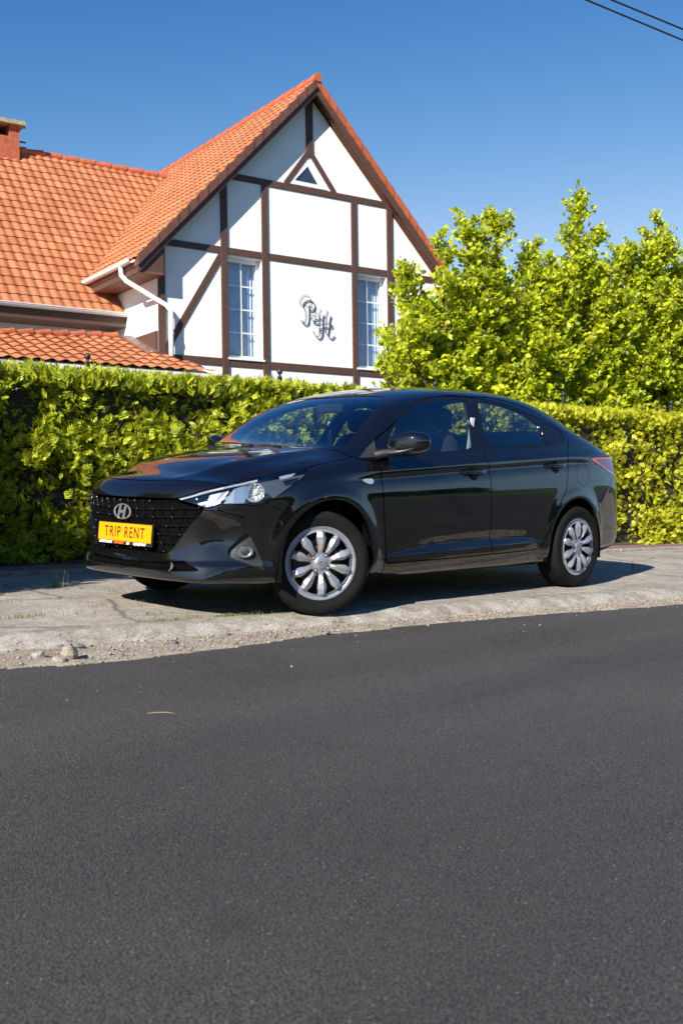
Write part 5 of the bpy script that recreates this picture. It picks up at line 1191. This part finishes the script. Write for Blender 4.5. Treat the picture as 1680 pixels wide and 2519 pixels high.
# roofs
Ud = (-HN); NF = .27
upL = (HA * (AR - EA) + HG * (SL * (AR - EA))).normalized(); slopeL = (AR - EA) * math.sqrt(1 + SL * SL); upR = (-HA * (AR - EA) + HG * (SL * (AR - EA))).normalized()
tiled('roof', H(EA, NF, HR - SL * (AR - EA)), Ud, upL, 7.0, slopeL, house, seed=1); tiled('roof', H(2 * AR - EA, NF, HR - SL * (AR - EA)), Ud, upR, 7.0, slopeL, house, seed=2)
for sgn in (1, -1):   # roof decks, verge boards and verge tiles
    X = lambda a: a if sgn > 0 else 2 * AR - a
    mb = MB(); mb.prism([(X(EA), HR - SL * (AR - EA) - .015), (X(AR), HR - .015), (X(AR), HR - .13), (X(EA), HR - SL * (AR - EA) - .13)], -6.7, NF - .03, lambda x, y, z: H(x, z, y)); mb.build('roof_deck', SOFF, house)
    mb = MB(); mb.prism([(X(EA), HR - SL * (AR - EA) + .0), (X(AR), HR - .0), (X(AR), HR - .26), (X(EA), HR - SL * (AR - EA) - .26)], NF - .028, NF + .0, lambda x, y, z: H(x, z, y)); mb.build('verge_board', WOOD, house)
    mb = MB(); k = 0; L_ = slopeL / math.sqrt(1 + SL * SL)
    while k * .262 < slopeL - .05:
        u0 = k * .262 / slopeL; u1 = min((k + 1.12) * .262 / slopeL, 1); lift0, lift1 = .055, .028
        for (q0, q1, n0, n1, dh) in ((u0, u1, NF - .04, NF + .035, 0),):
            a0 = EA + (AR - EA) * q0; a1 = EA + (AR - EA) * q1; z0 = HR - SL * (AR - a0); z1 = HR - SL * (AR - a1)
            mb.hexa([H(X(a), n, z) for (a, zz, lf) in ((a0, z0, lift0), (a1, z1, lift1)) for n in (n0, n1) for z in (zz - .13, zz + lf)])
        k += 1
    mb.build('verge_tiles', TILE2 if sgn < 0 else VERGE, house)
mb = MB(); k = 0
while k * .36 < 6.6:
    n0 = NF + .05 - k * .36; mb.tube([H(AR, n0, HR + .035), H(AR, n0 - .38, HR + .015)], [.085, .070], 10); k += 1
mb.build('ridge_tiles', TILE2, house, True)
# main wing roof
ME, MH, MR_ = -1.35, .87, -5.05
upM = (-HN * (ME - MR_) + HG * (SL * (ME - MR_))).normalized(); sM = (ME - MR_) * math.sqrt(1 + SL * SL)
vy = lambda v: -.6 + v
clipM = [(-.1, -.2), (7.28, -.2), (7.28 + 0, .0), (7.42, .0), (7.28 + 3.95, 3.92 * math.sqrt(1 + SL * SL)), (7.28 + 3.95, 7), (-.1, 7)]
tiled('roof', H(-7.5, ME, MH), HA, upM, 12.0, sM, house, clip=[(-.1, -.2), (7.47, -.2), (8.2, .95), (11.6, 5.6), (11.6, 7), (-.1, 7)], seed=3)
mb = MB(); mb.prism([(ME, MH - .02), (MR_, MH - .02 + SL * (ME - MR_)), (2 * MR_ - ME, MH - .02), (2 * MR_ - ME, MH - .15), (MR_, MH - .15 + SL * (ME - MR_)), (ME, MH - .15)], -7.5, -.2, lambda x, y, z: H(z, x, y)); mb.build('roof_deck', SOFF, house)
mb = MB(); k = 0
while -7.5 + k * .36 < 3.2:
    mb.tube([H(-7.5 + k * .36, MR_, MH + SL * (ME - MR_) + .0), H(-7.5 + k * .36 + .38, MR_, MH + SL * (ME - MR_) + .02)], [.070, .085], 10); k += 1
mb.build('ridge_tiles', TILE2, house, True)
mb = MB(); hbox(mb, -7.5, .06, ME - .01, ME + .02, MH - .24, MH - .03); mb.build('fascia', WOOD, house)
mb = MB(); hbox(mb, -7.5, .0, -1.92, ME - .012, MH - .24, MH - .21); mb.build('soffit', SOFF, house)
mb = MB(); hbox(mb, EA + .02, EA + .05, -2.7, NF - .03, 1.26, 1.46); mb.build('fascia', WOOD, house)
mb = MB(); hbox(mb, EA + .052, -.12, -2.7, NF - .03, 1.26, 1.29); mb.build('soffit', SOFF, house)
mb = MB(); mb.prism([(EA + .055, 1.292), (-.12, 1.292), (-.12, 1.80), (EA + .055, 1.36)], NF - .06, NF - .032, lambda x, y, z: H(x, z, y)); mb.build('eave_end_board', WOOD, house)
def gutter(p, q, r=.062):
    mb = MB(); P_, Q_ = Vector(p), Vector(q); d = (Q_ - P_).normalized(); sdv = d.cross(HG).normalized(); V = []
    for X_ in (P_, Q_):
        for k in range(9): t = math.pi * k / 8; V.append(X_ + sdv * math.cos(t) * r - HG * math.sin(t) * r)
        for k in range(9): t = math.pi * (8 - k) / 8; V.append(X_ + sdv * math.cos(t) * (r - .006) - HG * math.sin(t) * (r - .006))
    mb.add(V, [(k, (k + 1) % 18, 18 + (k + 1) % 18, 18 + k) for k in range(18)] + [tuple(range(18)), tuple(range(18, 36))])
    mb.tube([P_ + sdv * r, Q_ + sdv * r], .009, 6); mb.tube([P_ - sdv * r, Q_ - sdv * r], .009, 6); return mb.build('gutter', GUT, house, True)
gutter(H(-7.5, ME + .075, MH - .01), H(.13, ME + .075, MH - .01)); g2 = gutter(H(EA - .055, -2.62, HR - SL * (AR - EA) - .01), H(EA - .055, .16, HR - SL * (AR - EA) - .01))
mb = MB(); mb.tube([H(EA - .055, -.28, 1.44), H(EA - .05, -.28, 1.30), H(EA + .02, -.24, 1.20), H(-.02, .09, .80), H(.06, .105, .70), H(.06, .105, -.35)], .042, 12); mb.tube([H(.06, .105, .36), H(.06, .105, .30)], .05, 12); mb.build('downpipe', GUT, house, True)
# porch roof
PE, PH, PT, PTH = 1.12, -.43, -1.0, .36
upP = (-HN * (PE - PT) + HG * (PTH - PH)).normalized(); sP = math.hypot(PE - PT, PTH - PH)
tiled('porch_roof', H(-7.5, PE, PH), HA, upP, 8.1, sP, house, clip=[(-.1, -.2), (7.95, -.2), (7.5, .95), (7.375, 1.1), (7.37, 2.0), (6.87, sP), (5.05, sP * .80), (-.1, sP * .30)], seed=4, p=.21, c=.28, amp=.036, step=.024)
PP = lambda a, fr, dz=0: H(a, PE + (PT - PE) * fr, PH + (PTH - PH) * fr + dz)
mb = MB(); pol = [(-7.5, 0), (.30, 0), (-.15, .5), (-.15, .93), (-.63, 1.0), (-2.45, .80), (-7.5, .30)]; n_ = len(pol)
mb.add([PP(a, fr, dz) for dz in (-.02, -.12) for a, fr in pol], [tuple(range(n_)), tuple(range(n_, 2 * n_))] + [(q, (q + 1) % n_, n_ + (q + 1) % n_, n_ + q) for q in range(n_)]); mb.build('porch_roof_deck', WHP, house)
mb = MB()
rp_ = lambda a: float(np.interp(a, [-7.5, -2.45, -.63], [.30, .80, 1.0])); a_ = -7.5
while a_ < -.7: mb.tube([PP(a_, rp_(a_), .02), PP(a_ + .34, rp_(min(a_ + .34, -.63)), .045)], [.055, .075], 10); a_ += .32
mb.build('ridge_tiles', TILE2, house, True)
mb = MB(); hbox(mb, -.16, -.122, -1.9, -.02, PTH - .50, PTH + .02); mb.build('skirting_board', WOOD, house)
mb = MB(); mb.hexa([H(a, n, h) for a, dh in ((-.34, .0), (-.16, .02)) for n, h0 in ((-1.05, .40), (.08, -.03)) for h in (h0 - .05 + dh, h0 + .03 + dh)]); mb.build('flashing', pm('brown_flashing', (.16, .10, .085), .5), house)
# chimney
BRK = pm('chimney_brick', (.36, .095, .045), .85, var=.25, vscale=12)
ch = MB(); hbox(ch, -3.7, -.86, -5.5, -4.75, 4.2, 4.85); hbox(ch, -3.7, -1.39, -5.5, -4.75, 4.85, 5.08); hbox(ch, -1.06, -.86, -5.5, -4.75, 4.85, 5.08); hbox(ch, -1.39, -1.06, -5.5, -5.3, 4.85, 5.08); chm = ch.build('chimney', BRK, house)
mb = MB(); hbox(mb, -3.8, -.76, -5.6, -4.65, 5.082, 5.165); mb.build('chimney_cap', pm('mossy_concrete', (.30, .27, .19), .95, var=.3, vscale=20), chm)
mb = MB(); mb.tube([H(-.87, -5.1, 5.20), H(-.62, -5.1, 5.20)], .018, 6); mb.tube([H(-.87, -5.1, 4.90), H(-.62, -5.1, 4.90)], .018, 6); mb.build('step_iron', IRON, chm)
# monogram
MON = [([(510,610),(488,560),(490,500),(530,420),(600,390),(680,420),(720,480),(725,560),(690,620)], .006), ([(590,690),(550,620),(590,545),(650,510),(730,520),(800,580),(815,650),(780,715),(700,722)], .014), ([(690,620),(683,800),(670,970),(630,1015),(590,1015),(545,970),(565,945)], .013), ([(605,700),(600,880),(570,930),(520,935),(485,890)], .006), ([(600,620),(690,620),(760,655),(810,740),(880,810),(905,890),(905,1000),(900,1180),(860,1230),(800,1210),(770,1160),(782,1130)], .006), ([(820,800),(750,800),(715,850),(735,900),(790,880),(820,800)], .006), ([(940,680),(915,725),(910,860),(910,1000)], .006), ([(890,900),(815,915),(780,955),(820,1000),(900,990)], .014), ([(1020,815),(990,880),(985,1060),(975,1220),(930,1300),(880,1310),(830,1250)], .013), ([(905,895),(960,905),(1000,880)], .011), ([(1090,715),(1060,840),(1050,1000),(1035,1130),(1060,1210),(1100,1240)], .007), ([(1175,840),(1140,940),(1125,1100),(1100,1240),(1140,1310),(1180,1325),(1250,1260)], .013), ([(1130,1090),(1190,1090),(1205,1050),(1170,1020),(1140,1040)], .011), ([(905,995),(1050,980),(1130,990)], .006), ([(910,1105),(1030,1080),(1110,1090)], .012), ([(905,1100),(910,1160),(960,1170),(968,1110)], .010)]
mb = MB()
for pl, r in MON:
    pts = []
    for x, y in pl:
        X_, Y_ = 680 + x * .1148, 680 + y * .1148; pts.append(H(2.653 + (X_ - 735) * .00861, .018, 1.259 - ((Y_ - 725) - .12 * (X_ - 735)) * .00765))
    sp_ = []
    for i in range(len(pts) - 1):
        p0, p1, p2, p3 = pts[max(i - 1, 0)], pts[i], pts[i + 1], pts[min(i + 2, len(pts) - 1)]
        for f in (0, .25, .5, .75): sp_.append(.5 * ((2 * p1) + (p2 - p0) * f + (2 * p0 - 5 * p1 + 4 * p2 - p3) * f * f + (3 * p1 - p0 - 3 * p2 + p3) * f ** 3))
    sp_.append(pts[-1]); mb.tube([q[:] for q in sp_], r * .68, 6)
mon = mb.build('monogram', pm('wrought_iron_blue', (.055, .075, .115), .5, .3), None, True); mon.location = HB; tag(mon, 'scrolled wrought-iron monogram fixed to the white gable between the two windows', 'wall ornament')
# neighbour's roof glimpsed between the leaves
nb_ = empty('house', st(17, -17, 0), label='far house with an orange roof glimpsed through the leafy tree right of the gable', cat='house'); nbl = nb_.location.copy()
mb = MB(); mb.hexa([st(s_, t_, z_) - nbl for s_ in (14.6, 21) for t_ in (-20.4, -15.6) for z_ in (0, 4.2)]); mb.build('wall', WALL, nb_)
tiled('roof', st(14.2, -15.2, 4.1) - nbl, EV, (-MV * 2.8 + Vector((0, 0, 2.3))).normalized(), 7.2, 3.6, nb_, seed=8)
mb = MB(); mb.prism([(-15.2, 4.08), (-18.0, 6.38), (-20.8, 4.08)], 14.25, 21.3, lambda x, y, z: st(z, x, y) - nbl); mb.build('roof_frame', WALL, nb_)
# ---------------------------------------------------------------- wires
WIRE = pm('cable_black', (.015, .015, .02), .6)
for i, (p, q, sg, r, lab) in enumerate(((Vector(st(5.2, -2, 5.79)), Vector(st(6.72, -2, 5.75)), .0, .0095, 'lower of the two black overhead cables in the top right corner'), (Vector(st(5.58, -2, 5.89)), Vector(st(6.72, -2, 5.87)), .0, .0095, 'upper of the two black overhead cables in the top right corner'))):
    d = (q - p); n_ = 40; pts = [p + d * (k / 2 - 6) + Vector((0, 0, .0012 * ((k / 2 - 6)) ** 2 - .0)) for k in range(n_)]
    mb = MB(); mb.tube([x[:] for x in pts], r, 6); tag(mb.build('power_cable', WIRE, None, True), lab, 'cable', 'overhead cables')
# ---------------------------------------------------------------- grass and weeds
rgw = np.random.default_rng(31)
def tufts(name, items, mat, label, kind=None, hmax=.05):
    mb = MB()
    for (s_, t_, r_, n_, h_) in items:
        for _ in range(n_):
            a = rgw.uniform(0, 6.28); d = abs(rgw.normal(0, r_)); p = st(s_ + math.cos(a) * d * 1.6, t_ + math.sin(a) * d * .7, .0); hh = h_ * rgw.uniform(.4, 1.1); az = rgw.uniform(0, 6.28); ln = hh * rgw.uniform(.1, .7)
            sd_ = Vector((-math.sin(az), math.cos(az), 0)) * .0022; dr = Vector((math.cos(az), math.sin(az), 0)) * ln
            mb.add([p - sd_, p + sd_, p + dr * .5 + Vector((0, 0, hh * .65)) + sd_ * .7, p + dr + Vector((0, 0, hh)), p + dr * .5 + Vector((0, 0, hh * .65)) - sd_ * .7], [(0, 1, 2, 4), (4, 2, 3)])
    o = mb.build(name, mat, None, flipfix=False); tag(o, label, 'grass', kind=kind); return o
GRS = leafmat('grass_blades', (.07, .12, .02), (.22, .26, .06), .6, .3)
items = [(rgw.uniform(-.9, .35), .62 + rgw.normal(0, .025), .03, 9, rgw.uniform(.006, .022)) for _ in range(80)]
items += [(s_, t_, .05, int(26 * k_), .022) for s_, t_, k_ in ((-1.44,.16,1.2),(-1.38,.18,1.6),(-.71,-1.35,1),(-.5,-.74,.8),(-.54,-.18,1.2),(-1.1,.16,.7),(-.88,-.1,.7),(-.95,-.55,.6),(-.62,-1.0,.5),(-1.3,-.5,.8),(-1.2,-.9,.9),(-.35,-.5,.5),(-.75,.35,.7))]
items += [(rgw.uniform(-2, 6), .90 + rgw.normal(0, .02), .02, 7, .016) for _ in range(26)]
items += [(s_, t_, .02, 16, .03) for s_, t_ in ((.02, 1.15), (-.2, .66))]
tufts('grass', items, GRS, 'low grass and weeds growing from the concrete joints', 'stuff')
tufts('grass_tuft', [(-.74, -1.22, .012, 16, .16), (-.68, -1.2, .012, 10, .13)], GRS, 'tall grass tuft standing in the shade edge left of the car', None)
# ---------------------------------------------------------------- far side of the street (mirrored in the car)
rgt = np.random.default_rng(77); FARM = leafmat('dark_tree_foliage', (.020, .032, .010), (.05, .07, .02), .6, .2)
root = None; Cs = []; Ds = []; Ls = []
for i in range(30):
    s_ = -14 + i * 1.6 + rgt.uniform(-.4, .4); t_ = 17 + rgt.uniform(-1, 3); hh = rgt.uniform(1.7, 2.6) + (.7 if i % 5 == 0 else 0); n_ = 300; z_ = rgt.uniform(.0, 1, n_) ** .8; a = rgt.uniform(0, 6.28, n_); rr_ = (1.25 * (1 - z_ ** 1.6) + .15) * rgt.uniform(.6, 1, n_)
    c = np.array(st(s_, t_, 0)[:]) + np.c_[np.cos(a) * rr_, np.sin(a) * rr_, .2 + z_ * hh]; Cs.append(c); Ds.append(norm_(np.c_[np.cos(a), np.sin(a), rgt.uniform(-.2, 1, n_)])); Ls.append(rgt.uniform(.5, .95, n_))
C_ = np.vstack(Cs); D_ = np.vstack(Ds); tl_ = frond_mesh('tree_belt', C_, D_, norm_(np.cross(D_, rgt.normal(0, 1, C_.shape))), np.concatenate(Ls), rgt, FARM, None, 5, .6)
tag(tl_, 'dark belt of trees across the road, seen only as reflections in the car', 'trees', kind='stuff')
